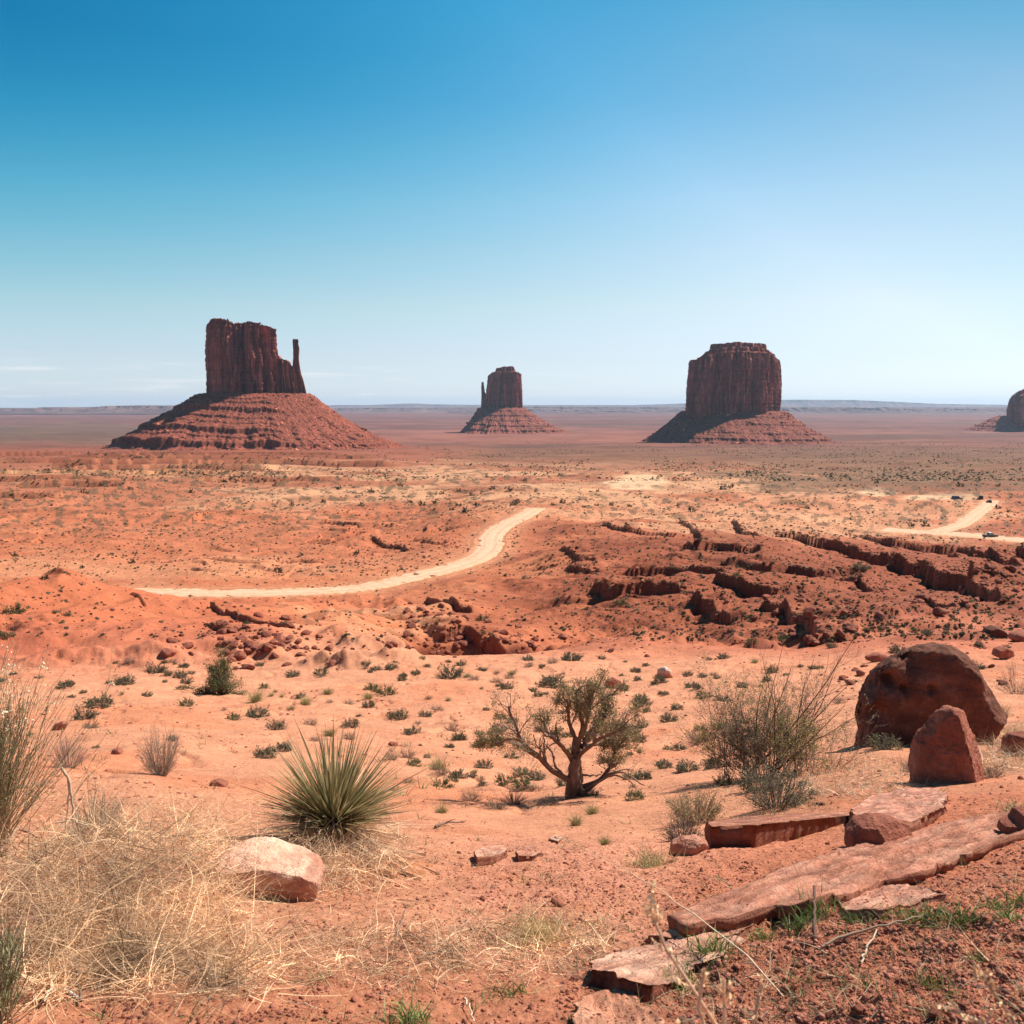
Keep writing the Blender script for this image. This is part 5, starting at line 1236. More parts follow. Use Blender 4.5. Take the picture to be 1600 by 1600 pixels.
# junipers and larger bushes scattered over the mid distance
fj = [proto_shrub('bush', n0=14, n1=40, nl=420, ls=0.16, leafc=(0.085, 0.085, 0.045), H_=0.75, r0=0.02) for _ in range(4)]
TJ = [(625,760),(640,785),(662,790),(690,772),(680,787),(716,790),(716,768),(735,775),(745,792),(705,797),(730,800),(770,765),(795,768),(800,790),(807,787),(838,768),(863,790),(865,778),(879,786),(917,746),(935,768),(932,790),(955,790),(980,740),(985,792),(1030,745),(1120,782),(1130,765),(1140,762),(1010,778),
      (455,790),(350,752),(370,752),(380,760),(415,752),(430,760),(250,748),(260,752),(205,765),(130,770),(530,765),(550,762),(505,785),(470,745),(580,770),(600,772),(565,790),(1262,795),(1245,797),(1200,770),(1370,755),(1382,735),(1350,722),(1480,725),(1500,760),(1575,800),(1560,795),(1430,815),(1445,822),(1425,822),(1500,745),(1340,760),
      (1300,740),(1320,760),(1560,760),(1520,735),(820,752),(760,745),(700,745),(480,760),(300,770),(1060,790),(1080,800),(895,720),(910,722),(880,724),(902,728),(1570,735),(1590,720),(1450,730),(70,905),(72,885),(128,888),(205,880),(25,870),(210,865),(435,895),(470,868),(560,866)]
for k, (px, py) in enumerate(TJ):
    p, mpp = hit(px + rng.normal(0, 1), py); c = fj[k % 4].copy(); link(c); s = rng.uniform(1.6, 3.3) * (1.25 if p.y > 400 else 1.0) * (0.6 if py > 860 else 1)
    s = min(s, 14 * mpp); c.location = p; c.scale = (s, s, s * rng.uniform(.7, 1)); c.rotation_euler = (0, 0, rng.uniform(0, 6.28))
    if py > 860: tag(c, 'low dark bush on the pale sand beside the dirt road', 'bush', 'bushes beside the dirt road')
    elif px > 1180: tag(c, 'dark bush on the scrub plain by the parked cars', 'bush', 'bushes on the plain by the parked cars')
    elif px > 600: tag(c, 'dark round juniper bush on the pale sand beyond the road bend', 'bush', 'juniper bushes beyond the road bend')
    else: tag(c, 'dark round juniper bush on the red flats beneath the largest butte', 'bush', 'juniper bushes beneath the largest butte')

# scrub nobody could count
def blob(rng, n=16):
    cen = unit(rng.normal(size=(n, 3))) * rng.uniform(.2, 1, (n, 1)); cen[:, 2] = np.abs(cen[:, 2]) * 0.75
    V, Fc, _ = leaves(cen * 0.42, np.full(n, 0.55), rng, np.ones((n, 3)), 0.8); return V, Fc
bl = [blob(rng, 14) for _ in range(8)]
def dens_b(px, py):
    d = 0.35 + 0.5 * (perlin(px / 50, py / 12, 9.5) > 0)
    d = np.where((px > 860) & (py > 815), 0.6, d); d = np.where((px < 860) & (py > 900), 0.16, d)
    d = np.where((((px - 992) / 60) ** 2 + ((py - 754) / 14) ** 2 < 1) | (((px - 1455) / 70) ** 2 + ((py - 777) / 7) ** 2 < 1), 0.0, d)
    return d
pb = px_scatter(24000, -60, 1660, 738, 1000, rng, dens_b)
def near_road(p, pad=1.0):
    m = np.zeros(len(p), bool)
    for pl, hw in ROADS:
        d, _, _, _ = seg_dist(p[:, 0], p[:, 1], pl); m |= d < hw + pad
    return m
pb = pb[~near_road(pb)]
sb = (.28 + .75 * rng.uniform(0, 1, len(pb)) ** 2.5) * np.interp(pb[:, 1], [60, 150, 400, 900], [0.42, 0.72, 1.5, 2.4])
V, Fc, C_ = scatter(bl, pb, sb, rng, vary((0.15, 0.12, 0.065), len(pb), rng, 0.25, (0.26, 0.19, 0.11)), tilt=0.1)
o = mesh_np('scrub', V, Fc, C_, M['leaf'], True); tag(o, kind='stuff')
pb = px_scatter(22000, -60, 1660, 690, 752, rng, lambda a, b_: np.clip(0.2 + 0.5 * sstep(900, 1250, a) + 1.2 * perlin(a / 70, b_ / 7, 2.5), 0, 1))
Yb = pb[:, 1]; sb = rng.uniform(.7, 1.0, len(pb)) * (1 + 2.4 * rng.uniform(0, 1, len(pb)) ** 4) * np.interp(Yb, [500, 2000], [1.0, 1.6])
V, Fc, C_ = scatter([blob(rng, 7) for _ in range(6)], pb, sb, rng, vary((0.12, 0.11, 0.06), len(pb), rng, 0.2), tilt=0.1)
o = mesh_np('far_scrub', V, Fc, C_, M['leaf'], True); tag(o, kind='stuff')

# small plants of the near slope: seedlings and wisps
tf = [tuft_arr(rng, 14, 0.09, 0.7, (0.30, 0.26, 0.13), None, 0.004, 0.3, 0.012) for _ in range(6)]
pb = px_scatter(1200, -250, 1950, 1110, 1600, rng, lambda a, b_: (perlin(a / 70, b_ / 45, 3.5) > 0.0) * 1.0)
V, Fc, C_ = scatter([(t[0], t[1]) for t in tf], pb, rng.uniform(.5, 1.5, len(pb)) * np.clip(pb[:, 1] / 5, 0.7, 2.4), rng, vary((0.40, 0.30, 0.16), len(pb), rng, 0.25, (0.2, 0.22, 0.08)), tilt=0.15)
o = mesh_np('wispy_grass', V, Fc, C_, M['straw'], True); tag(o, kind='stuff')

# ------------------------------------------------------------------ green juniper on the flat
def juniper_round(px, py, wpx, hpx, label):
    p, mpp = hit(px, py); R_ = wpx * mpp / 2; H_ = hpx * mpp
    t = empty('juniper', p, label, 'juniper'); r = GEN
    n0 = 26; az = r.uniform(0, 6.28, n0); el = np.minimum(np.abs(r.normal(0, .85, n0)), 1.5)
    d = np.stack([np.sin(el) * np.cos(az), np.sin(el) * np.sin(az), np.cos(el)], -1); L = 1 / np.sqrt((np.sin(el) / R_) ** 2 + (np.cos(el) / H_) ** 2) * r.uniform(.62, .98, n0)
    A = lines(np.zeros((n0, 3)) - (0, 0, .05), d, L, r, 8, .05, .08); ra = np.linspace(.05, .012, 8)[None].repeat(n0, 0)
    B, rb = kids(A, ra, 170, r, .15, .9, (.25, .5), 6, .1, .1)
    V, Fc, C_ = join([tubes(A, ra, 5, vary((.16, .11, .08), n0, r)), tubes(B, rb, 3, vary((.16, .11, .08), 170, r))])
    mesh_np('trunk', V, Fc, C_, M['bark'], True, t)
    tips = along(B, 420, r, .3, .04); tips = np.vstack([tips, A[:, -1]])
    cen = tips[r.integers(0, len(tips), 15000)] + r.normal(size=(15000, 3)) * (.085, .085, .07); cen[:, 2] = np.maximum(cen[:, 2], .02)
    V, Fc, C_ = leaves(cen, r.uniform(.03, .07, 15000), r, vary((.10, .115, .045), 15000, r, .3, (.19, .18, .07)), .45)
    mesh_np('crown', V, Fc, C_, M['leaf'], True, t)
juniper_round(345, 1086, 80, 66, 'round green juniper standing alone on the sand at the left')

# ------------------------------------------------------------------ half dead juniper with the twisted trunk
def twisted_juniper():
    p, mpp = hit(895, 1246); Y = p.y; r = np.random.default_rng(77)
    t = empty('twisted_juniper', p, 'half dead juniper with twisted bare limbs on the slope in the middle', 'juniper')
    o = np.array(p)
    def W(px, py, dy=0.0): return np.array(P(px, py, Y + dy)) - o
    def limb(pts, r0, r1, K=16, wig=.012, flat=1.0):
        pts = np.array([W(*q) for q in pts]); s = np.r_[0, np.cumsum(np.linalg.norm(np.diff(pts, axis=0), axis=1))]; u = np.linspace(0, s[-1], K)
        k = np.stack([np.interp(u, s, pts[:, i]) for i in range(3)], -1)
        for _ in range(2): k[1:-1] = (k[:-2] + 2 * k[1:-1] + k[2:]) / 4
        k += np.cumsum(r.normal(0, wig * .5, (K, 3)), 0) * np.linspace(0, 1, K)[:, None]
        return k, np.linspace(r0, r1, K)
    m = mpp
    tr = [limb([(893,1254),(896,1235),(898,1205),(903,1175,.05),(908,1150,.1)], 10 * m, 6.5 * m, 18, .012), limb([(900,1254,.05),(903,1225,.08),(903,1195,.1),(895,1175,.1)], 8 * m, 4.5 * m, 18, .012),
          limb([(886,1252,-.06),(890,1235,-.05),(893,1210,-.03),(898,1185,0)], 5.5 * m, 3.6 * m, 18, .012), limb([(912,1248,.02),(906,1232,.02),(903,1205,.03),(908,1175,.05)], 5.5 * m, 3.6 * m, 18, .012)]
    V, Fc, C_ = [], [], []
    K = 18; Pt = np.array([a for a, _ in tr]); Rd = np.array([b_ for _, b_ in tr]); Rd[:, 0] *= 1.4
    V, Fc, C_ = tubes(Pt, Rd, 12, vary((.20, .125, .09), 4, r, .1))
    n = fbm(V[:, 0] * 26 + V[:, 2] * 3, V[:, 1] * 26, V[:, 2] * 3.5, 4, .65); C_ = C_ * (1 + .9 * n)[:, None]; V[:, :2] += (n * 4.2 * m)[:, None] * unit(V[:, :2] - V[:, :2].mean(0))
    mesh_np('trunk', V, Fc, C_, M['bark'], True, t)
    LM = [
     ([(893,1222),(878,1212,-.1),(862,1205,-.2),(848,1185,-.3),(838,1172,-.35),(820,1165,-.4),(808,1150,-.45),(802,1135,-.5),(800,1115,-.5),(795,1100,-.5)], 7, 2),
     ([(820,1165,-.4),(808,1156,-.4),(790,1155,-.35),(770,1162,-.3),(748,1160,-.3)], 3.5, 1),
     ([(896,1190),(885,1175,.1),(872,1155,.1),(858,1145,.15),(850,1135,.2),(845,1120,.2)], 6, 1.6),
     ([(893,1182),(880,1165,-.1),(862,1152,-.2),(842,1140,-.3),(832,1130,-.3)], 4.5, 1.2),
     ([(903,1170,.05),(898,1150,.1),(880,1120,.1),(868,1100,.05),(862,1090,0),(852,1088,0)], 5.5, 1.5),
     ([(908,1152,.1),(912,1130,.15),(900,1105,.1),(895,1085,.1),(905,1065,.1)], 6.5, 1.5), ([(908,1152,.1),(918,1125,0),(922,1100,0),(925,1078,-.05),(930,1065,-.1)], 6.5, 1.5),
     ([(912,1160,.1),(930,1135,.2),(942,1115,.3),(955,1095,.3),(968,1082,.3)], 6, 1.5), ([(905,1180,0),(925,1160,-.2),(945,1145,-.3),(965,1135,-.35),(975,1120,-.35)], 5, 1.2),
     ([(912,1165,.1),(940,1165,.2),(958,1160,.25),(975,1145,.3)], 4, 1.2), ([(908,1168,.05),(925,1150,.3),(938,1125,.5),(945,1100,.6)], 5, 1.4),
     ([(903,1232,.05),(925,1225,.05),(945,1212,.05),(953,1200,.05),(958,1180,.05),(968,1165,.05),(980,1158,.05)], 6, 1.6), ([(915,1236,-.05),(938,1218,-.1),(958,1205,-.15),(980,1215,-.2),(988,1228,-.2)], 4.5, 1),
     ([(940,1216,-.05),(965,1206,-.1),(985,1208,-.1),(1000,1222,-.1)], 3, .8), ([(880,1212,-.1),(868,1195,-.15),(870,1178,-.1),(862,1165,-.1)], 3, .8), ([(910,1211,0),(930,1212,-.2),(950,1212,-.3)], 2.4, .7),
     ([(893,1246),(882,1240,-.15),(872,1252,-.3)], 4, 1), ([(905,1246),(915,1250,-.1),(922,1256,-.2)], 4, 1.2),
     ([(855,1200,-.2),(850,1180,-.1),(846,1165,-.1),(848,1150,-.1)], 2.5, .7)]
    A = []; Ra = []
    for pts, a, b_ in LM:
        k_, rd = limb(pts, a * .74 * m, b_ * .8 * m, 16, .030); A.append(k_); Ra.append(rd)
    A = np.array(A); Ra = np.array(Ra)
    V, Fc, C_ = tubes(A, Ra, 7, vary((.20, .13, .095), len(A), r, .15)); n = fbm(V[:, 0] * 30, V[:, 1] * 30, V[:, 2] * 12, 3, .6); V += (n * m)[:, None] * 1.3; C_ = C_ * (1 + .6 * n)[:, None]
    up = slice(0, 12); leafy = [0, 1, 2, 4, 5, 6, 7, 8, 9, 10, 11]
    B, rb = kids(A[leafy], Ra[leafy], 190, r, .3, .75, (.22, .45), 8, .15, .14, .5)
    B2, rb2 = kids(A, Ra, 50, r, .3, .8, (.15, .35), 7, .05, .14, .5)
    Cc, rc = kids(B, rb, 1100, r, .2, .8, (.3, .6), 6, .1, .12, .6)
    D, rd_ = kids(Cc, rc, 2800, r, .2, .8, (.4, .7), 4, .05, .12, .7)
    parts = [(V, Fc, C_), tubes(B, rb, 5, vary((.22, .15, .115), len(B), r)), tubes(B2, rb2, 4, vary((.34, .26, .21), len(B2), r)), tubes(Cc, rc, 3, vary((.24, .17, .13), len(Cc), r)), tubes(D, np.maximum(rd_, .0018), 3, vary((.25, .18, .13), len(D), r))]
    V, Fc, C_ = join(parts); mesh_np('branches', V, Fc, C_, M['bark'], True, t)
    tips = D[:, -1]; kx_ = tips[:, 0] / m + 895; kz_ = tips[:, 2] / m
    fo = fbm(tips[:, 0] * 2.2, tips[:, 1] * 2.2, tips[:, 2] * 2.2 + 4, 2); keep = fo > -0.25
    keep |= (kx_ < 835); keep |= (kx_ > 945) & (kz_ > 60) & (kz_ < 120)
    tips = tips[keep]; n = 15000
    n = 23000; cen = tips[r.integers(0, len(tips), n)] + r.normal(size=(n, 3)) * .032
    V, Fc, C_ = leaves(cen, r.uniform(.013, .03, n), r, vary((.21, .18, .075), n, r, .3, (.36, .26, .13)), .45)
    mesh_np('crown', V, Fc, C_, M['leaf'], True, t)
twisted_juniper()

# ------------------------------------------------------------------ leggy shrub on the right
def leggy():
    p, mpp = hit(1205, 1215); r = np.random.default_rng(91); m = mpp; H_ = 190 * m
    t = empty('leggy_shrub', p, 'tall leggy shrub with bare dark stems left of the huge dark boulder', 'shrub')
    tops = [(1185,1030),(1190,1060),(1222,1010),(1245,1080),(1290,1020),(1335,1000),(1310,1030),(1262,1050),(1300,1075),(1150,1090),(1120,1110),(1095,1140),(1275,1090),(1320,1100),(1345,1110),(1235,1040),(1080,1165),(1140,1120),(1210,1070),(1330,1060)]
    A = []
    for k, (px, py) in enumerate(tops):
        dy = r.uniform(-.5, .5); a = np.array([r.uniform(-38, 60) * m, r.uniform(-.2, .2), -.03]); b_ = np.array(P(px, py, p.y + dy)) - np.array(p)
        u = np.linspace(0, 1, 12)[:, None]; k_ = a + (b_ - a) * u; k_[:, 0] += (np.sin(u[:, 0] * 3.14) * r.normal(0, .05)); k_ += np.cumsum(r.normal(0, .008, (12, 3)), 0) * u; A.append(k_)
    A = np.array(A); Ra = np.linspace(1, .22, 12)[None] * r.uniform(.007, .013, (len(A), 1))
    n1 = 110; az = r.uniform(0, 6.28, n1); el = np.abs(r.normal(0, .6, n1)).clip(0, 1.35)
    d = np.stack([np.sin(el) * np.cos(az), np.sin(el) * np.sin(az), np.cos(el)], -1)
    S = lines(np.stack([r.uniform(-75, 70, n1) * m, r.normal(0, .25, n1), np.full(n1, -.03)], -1), d, r.uniform(60, 135, n1) * m, r, 9, .15, .10)
    rs_ = np.linspace(.0045, .0015, 9)[None].repeat(n1, 0)
    B, rb = kids(A, Ra, 130, r, .25, .55, (.18, .38), 7, .12, .12, .5)
    Cc, rc = kids(S, rs_, 1100, r, .2, .7, (.25, .5), 6, .1, .12, .7); D, rd_ = kids(Cc, rc, 2600, r, .2, .8, (.4, .7), 4, .05, .12, .8)
    E, re = kids(B, rb, 420, r, .2, .7, (.3, .6), 5, .1, .12, .7)
    tw = (.17, .115, .10)
    V, Fc, C_ = join([tubes(A, Ra, 6, vary((.11, .065, .05), len(A), r)), tubes(S, rs_, 4, vary(tw, n1, r)), tubes(B, rb, 4, vary((.13, .08, .065), len(B), r)), tubes(Cc, rc, 3, vary(tw, len(Cc), r)), tubes(D, np.maximum(rd_, .0011), 3, vary((.24, .175, .13), len(D), r)), tubes(E, np.maximum(re, .001), 3, vary(tw, len(E), r))])
    mesh_np('stems', V, Fc, C_, M['bark'], True, t)
    cen = np.vstack([along(D, 21000, r, .1, .018), along(E, 1500, r, .3, .012)]); n = len(cen)
    g_ = sstep(-.3, .5, fbm(cen[:, 0] * 1.5, cen[:, 1] * 1.5, cen[:, 2] * 1.5, 2))[:, None]
    col = vary((.24, .20, .12), n, r, .25) * (1 - g_) + vary((.33, .31, .085), n, r, .25) * g_
    V, Fc, C_ = leaves(cen, r.uniform(.013, .028, n), r, col, .45)
    mesh_np('leaves', V, Fc, C_, M['leaf'], True, t)
leggy()

# round dried bushes near the middle right
def dome(px, py, wpx, hpx, label, leafc, twigc, n0=70, n1=420, nl=2200, ls=.012, seed=1, r0=.003, spread=1.0, nm='bush', up=.25):
    p, mpp = hit(px, py); r = np.random.default_rng(seed); t = empty(nm, p, label, 'bush')
    st, lv = shrub_arr(r, wpx * mpp / 2, hpx * mpp, n0, n1, nl, ls, leafc, twigc, None, up, r0, spread)
    V, Fc, C_ = join(st); mesh_np('stems', V, Fc, C_, M['bark'], True, t)
    if lv: V, Fc, C_ = join(lv); mesh_np('leaves', V, Fc, C_, M['leaf'], True, t)
    return t
dome(1088, 1285, 92, 62, 'rounded tan bush above the small pink rock', (.34, .27, .13), (.26, .17, .13), 90, 600, 4200, .014, 3)
dome(1070, 1312, 70, 36, 'dark twiggy bush at the left end of the dark slab', (.22, .16, .11), (.18, .12, .10), 80, 500, 800, .012, 4)
dome(1588, 1085, 70, 62, 'dark twiggy bush at the right edge level with the huge boulder', (.16, .14, .09), (.13, .09, .08), 80, 500, 2600, .022, 5)
dome(1215, 1262, 110, 70, 'dense grey green bush behind the dark edged slab', (.20, .19, .11), (.2, .14, .11), 110, 700, 5200, .013, 6)
dome(252, 1212, 74, 84, 'upright grey brush bush rising above the dry grass pile', (.33, .27, .19), (.36, .27, .21), 130, 600, 3200, .013, 7, .003, .55)
dome(108, 1200, 66, 54, 'thin purplish twig bush at the left behind the dry grass', (.30, .21, .17), (.32, .22, .19), 80, 460, 900, .012, 8, .0028, .75)
dome(150, 1320, 90, 120, 'pale grey twiggy bush at the back of the dry grass pile', (.30, .27, .17), (.50, .39, .28), 100, 700, 2600, .011, 9, .003, .8)

# ------------------------------------------------------------------ wispy bush cut off by the left edge
def edge_bush(px, py, hpx, wpx, label, seed, lean=.12, flowers=True, n=700):
    p, mpp = hit(px, py); r = np.random.default_rng(seed); m = mpp; t = empty('wispy_bush', p, label, 'bush')
    az = r.uniform(0, 6.28, n); el = np.abs(r.normal(0, .38, n))
    d = unit(np.stack([np.sin(el) * np.cos(az) + lean * .3, np.sin(el) * np.sin(az), np.cos(el)], -1))
    A = lines(np.stack([r.normal(0, wpx * .16, n) * m, r.normal(0, wpx * .14, n) * m, np.full(n, -.02)], -1), d, r.uniform(.45, 1.05, n) * hpx * m, r, 7, .05, .05)
    ra = np.linspace(.0022, .0009, 7)[None].repeat(n, 0); nk = int(n * 2.7); B, rb = kids(A, ra, nk, r, .35, .35, (.2, .4), 5, .1, .06, .8)
    V, Fc, C_ = join([tubes(A, ra, 3, vary((.42, .31, .19), n, r)), tubes(B, np.maximum(rb, .0009), 3, vary((.27, .26, .14), nk, r, .3))])
    mesh_np('stems', V, Fc, C_, M['bark'], True, t)
    nl = n * 7; cen = along(B, nl, r, .2, .005); V, Fc, C_ = leaves(cen, r.uniform(.012, .024, nl), r, vary((.24, .24, .11), nl, r, .3, (.4, .33, .17)), .16, np.array([0, 0, 2.0]))
    mesh_np('leaves', V, Fc, C_, M['leaf'], True, t)
    if flowers:
        top = A[:, -1]; top = top[top[:, 2] > np.quantile(top[:, 2], .72)]; cen = top[r.integers(0, len(top), 1400)] + r.normal(size=(1400, 3)) * .014
        V, Fc, C_ = leaves(cen, r.uniform(.007, .013, 1400), r, vary((.72, .60, .38), 1400, r, .12), .7); mesh_np('dry_flowers', V, Fc, C_, M['straw'], True, t)
edge_bush(-42, 1345, 275, 120, 'tall wispy grey green bush with pale dry flowers, cut off by the left edge', 21)
edge_bush(-25, 1600, 150, 110, 'low wispy green bush in the bottom left corner', 22, .5, False, 160)

# ------------------------------------------------------------------ yucca
def yucca():
    p, mpp = hit(522, 1334); r = np.random.default_rng(31); m = mpp; t = empty('yucca', p, 'spiky yucca with a skirt of dead leaves beside the pale topped boulder', 'yucca')
    n = 560; az = r.uniform(0, 6.28, n); el = np.arccos(r.uniform(.2, 1, n)) * .95
    d = np.stack([np.sin(el) * np.cos(az), np.sin(el) * np.sin(az), np.cos(el)], -1); L = r.uniform(85, 176, n) * m * np.where(el > 1.0, .85, 1)
    c0 = np.array([0, 0, 48 * m]); b_ = c0 + d * 6 * m
    bend = np.stack([np.zeros(n), np.zeros(n), -.05 * np.sin(el)], -1) + r.normal(0, .055, (n, 3))
    k = 5; u = np.linspace(0, 1, k); Pt = b_[:, None] + d[:, None] * (L[:, None] * u)[..., None] + bend[:, None] * (L[:, None] * u ** 2)[..., None]
    sd = unit(np.cross(d, np.array([0, 0, 1.0]) + r.normal(0, .3, (n, 3)))); nn = unit(np.cross(sd, d)); wd = 1.3 * m * np.array([1, 1.1, .95, .6, .06])
    V = np.stack([Pt - sd[:, None] * wd[None, :, None], Pt - nn[:, None] * (wd * .45)[None, :, None], Pt + sd[:, None] * wd[None, :, None]], 2).reshape(-1, 3)
    b0 = (np.arange(n) * k * 3)[:, None, None]; i = (np.arange(k - 1) * 3)[None, :, None]; j = np.arange(2)[None, None]
    Fc = np.stack([b0 + i + j, b0 + i + j + 1, b0 + i + j + 4, b0 + i + j + 3], -1).reshape(-1, 4)
    c = vary((.21, .19, .08), n, r, .3, (.50, .40, .2)); C_ = np.repeat(c, k * 3, 0); tt = np.tile(np.repeat(u, 3), n)[:, None] ** 5; C_ = C_ * (1 - tt) + np.array([[.42, .27, .15]]) * tt
    mesh_np('leaves', V, Fc, C_, M['leaf'], True, t)
    n = 1700; az = r.uniform(0, 6.28, n); el = r.uniform(1.0, 2.4, n); d = np.stack([np.sin(el) * np.cos(az), np.sin(el) * np.sin(az), np.cos(el)], -1)
    V, Fc, C_ = blades(c0 + d * 4 * m - np.array([0, 0, 6 * m]), d, r.uniform(40, 140, n) * m, np.full(n, 1.7 * m), np.stack([r.normal(0, .25, n), r.normal(0, .25, n), -r.uniform(.0, .35, n)], -1), r, vary((.72, .50, .31), n, r, .25, (.4, .25, .16)), 6)
    V[:, 2] = np.maximum(V[:, 2], gz(V[:, 0] + p.x, V[:, 1] + p.y) - p.z + r.uniform(.004, .05, len(V)))
    mesh_np('dead_leaves', V, Fc, C_, M['straw'], True, t)
yucca()

# ------------------------------------------------------------------ dry grass: mats, piles and strands
def straw_mat(name, n, x0, x1, y0, y1, dens, Lr, hgt, seed, col=STRAW, wd=.0017, flat=.35, k=6, dark=None):
    r = np.random.default_rng(seed); p = px_scatter(n, x0, x1, y0, y1, r, dens); n = len(p)
    hz_ = hgt(p) * r.power(1.2, n) if callable(hgt) else hgt * r.uniform(0, 1, n) ** 1.5
    b_ = p.copy(); b_[:, 2] += hz_
    az = r.uniform(0, 6.28, n); e = r.normal(.12, flat, n); d = np.stack([np.cos(e) * np.cos(az), np.cos(e) * np.sin(az), np.sin(e)], -1)
    L = r.uniform(*Lr, n); bend = r.normal(0, .38, (n, 3)) - np.array([0, 0, .18])
    cc = vary(col, n, r, .28, dark or (.33, .20, .12)) * (1 + 1.0 * perlin(p[:, 0] * 7, p[:, 1] * 5, 3.3))[:, None]
    V, Fc, C_ = blades(b_, d, L, wd * r.uniform(.6, 1.5, n), bend, r, cc, k)
    V[:, 2] = np.maximum(V[:, 2], gz(V[:, 0], V[:, 1]) + .002)
    o = mesh_np(name, V, Fc, C_, M['straw'], True); return tag(o, kind='stuff')
def d1(px, py):
    e = np.exp(-(((px - 210) / 190) ** 4) - (((py - 1400) / 150) ** 4)); f = np.exp(-(((px - 110) / 100) ** 2) - (((py - 1480) / 80) ** 2))
    return np.clip(e + f, 0, 1) * (0.12 + 0.88 * sstep(-0.3, 0.15, perlin(px / 55, py / 30, 2.5) + .4 * perlin(px / 18, py / 12, 4.5)))
def h1(p):
    c = hit(190, 1370)[0]; return .03 + .17 * np.exp(-((p[:, 0] - c.x) / .48) ** 2 - ((p[:, 1] - c.y) / .7) ** 2)
straw_mat('dry_grass', 32000, -40, 440, 1230, 1570, d1, (.07, .26), h1, 41, (.78, .49, .275), .0017, .5)
straw_mat('dry_grass', 14000, 180, 700, 1180, 1420, lambda a, b_: np.exp(-((a - 400) / 170) ** 2 - ((b_ - 1300) / 60) ** 2) * .7, (.06, .2), .05, 42, (.80, .51, .30), .0020, .5)
straw_mat('dry_grass', 12000, 430, 640, 1290, 1430, lambda a, b_: np.exp(-((a - 535) / 85) ** 2 - ((b_ - 1355) / 36) ** 2), (.06, .2), .13, 43, (.80, .51, .30), .0020, .6)
straw_mat('dry_grass', 20000, 60, 960, 1420, 1570, lambda a, b_: np.exp(-((b_ - 1500 + (a - 500) * .03) / 32) ** 2) * (.25 + .75 * (perlin(a / 50, b_ / 25, 7.5) > -.1)), (.04, .16), .03, 44, (.82, .52, .30), .0018, .35)
straw_mat('dry_grass', 2600, 640, 920, 1410, 1500, lambda a, b_: np.exp(-((a - 835) / 60) ** 2 - ((b_ - 1462) / 24) ** 2), (.05, .15), .05, 45, (.66, .50, .26), .0018, .6)
straw_mat('dry_grass', 2500, 980, 1600, 1380, 1600, lambda a, b_: .5, (.04, .14), .01, 46, (.50, .36, .22), .0016, .3)
straw_mat('dry_grass', 3500, 1500, 1640, 1130, 1210, lambda a, b_: .8, (.1, .3), .10, 47, (.62, .46, .28), .004, .7)
straw_mat('dry_grass', 2600, 1230, 1420, 1190, 1250, lambda a, b_: .7, (.08, .2), .05, 48, (.58, .42, .26), .003, .6)

def grass_clump(px, py, wpx, hpx, label, c, c2, seed, n=130, spread=.5, wd=.004, nm='grass_tuft'):
    p, mpp = hit(px, py); r = np.random.default_rng(seed)
    V, Fc, C_ = tuft_arr(r, n, hpx * mpp * 1.15, spread, c, c2, wd, .3, wpx * mpp * .25)
    o = mesh_np(nm, V, Fc, C_, M['straw'], True); o.location = p; return tag(o, label, 'grass tuft')
G1, G2 = (.10, .17, .035), (.38, .38, .13)
grass_clump(642, 1600, 60, 44, 'bright green grass tuft cut off by the bottom edge', G1, G2, 51)
grass_clump(800, 1556, 60, 32, 'low green grass tuft beside dry straw at the bottom', G1, G2, 52, 90, .7)
grass_clump(765, 1562, 30, 22, 'tiny green sprig left of the low green tuft', G1, G2, 53, 40, .7)
grass_clump(1060, 1545, 60, 52, 'green tuft at the right end of the whitish slab', G1, G2, 54, 120, .7)
grass_clump(1115, 1490, 66, 40, 'dense green tuft between the whitish slab and the long slab', G1, G2, 55, 150, .6)
grass_clump(1190, 1468, 44, 36, 'green tuft below the shaded edge of the long slab', G1, G2, 56, 90)
grass_clump(1285, 1430, 60, 44, 'tall green tuft at the left end of the low pink slab', G1, G2, 57, 130)
grass_clump(1250, 1450, 46, 36, 'green tuft with a dead stick standing in it', G1, G2, 58, 90)
for k, (px, py, hh) in enumerate([(1340,1440,34),(1385,1438,30),(1430,1440,36),(1460,1436,34),(1490,1440,30),(1520,1436,36),(1550,1420,30),(1580,1440,40),(1595,1410,30),(1405,1428,24),(1500,1560,26),(1460,1540,30),(1540,1500,26)]):
    o = grass_clump(px, py, 44, hh, 'green grass tuft in the row along the soil bank at the right', G1, G2, 60 + k, 70, .6); o['group'] = 'green tufts along the soil bank'
grass_clump(1020, 1355, 76, 34, 'round tan grass clump left of the small pink rock', (.50, .38, .19), (.3, .3, .12), 80, 420, .75, .003)
grass_clump(838, 1470, 90, 46, 'matted golden grass clump in the middle foreground', (.60, .44, .20), (.4, .3, .12), 81, 520, .85, .0026)
grass_clump(1585, 1270, 40, 34, 'small dry tuft at the right edge above the long slab', (.5, .4, .22), G1, 82, 90, .6)
grass_clump(1592, 1160, 50, 44, 'pale dry grass clump above the dark block at the right edge', (.62, .46, .27), None, 83, 300, .7)

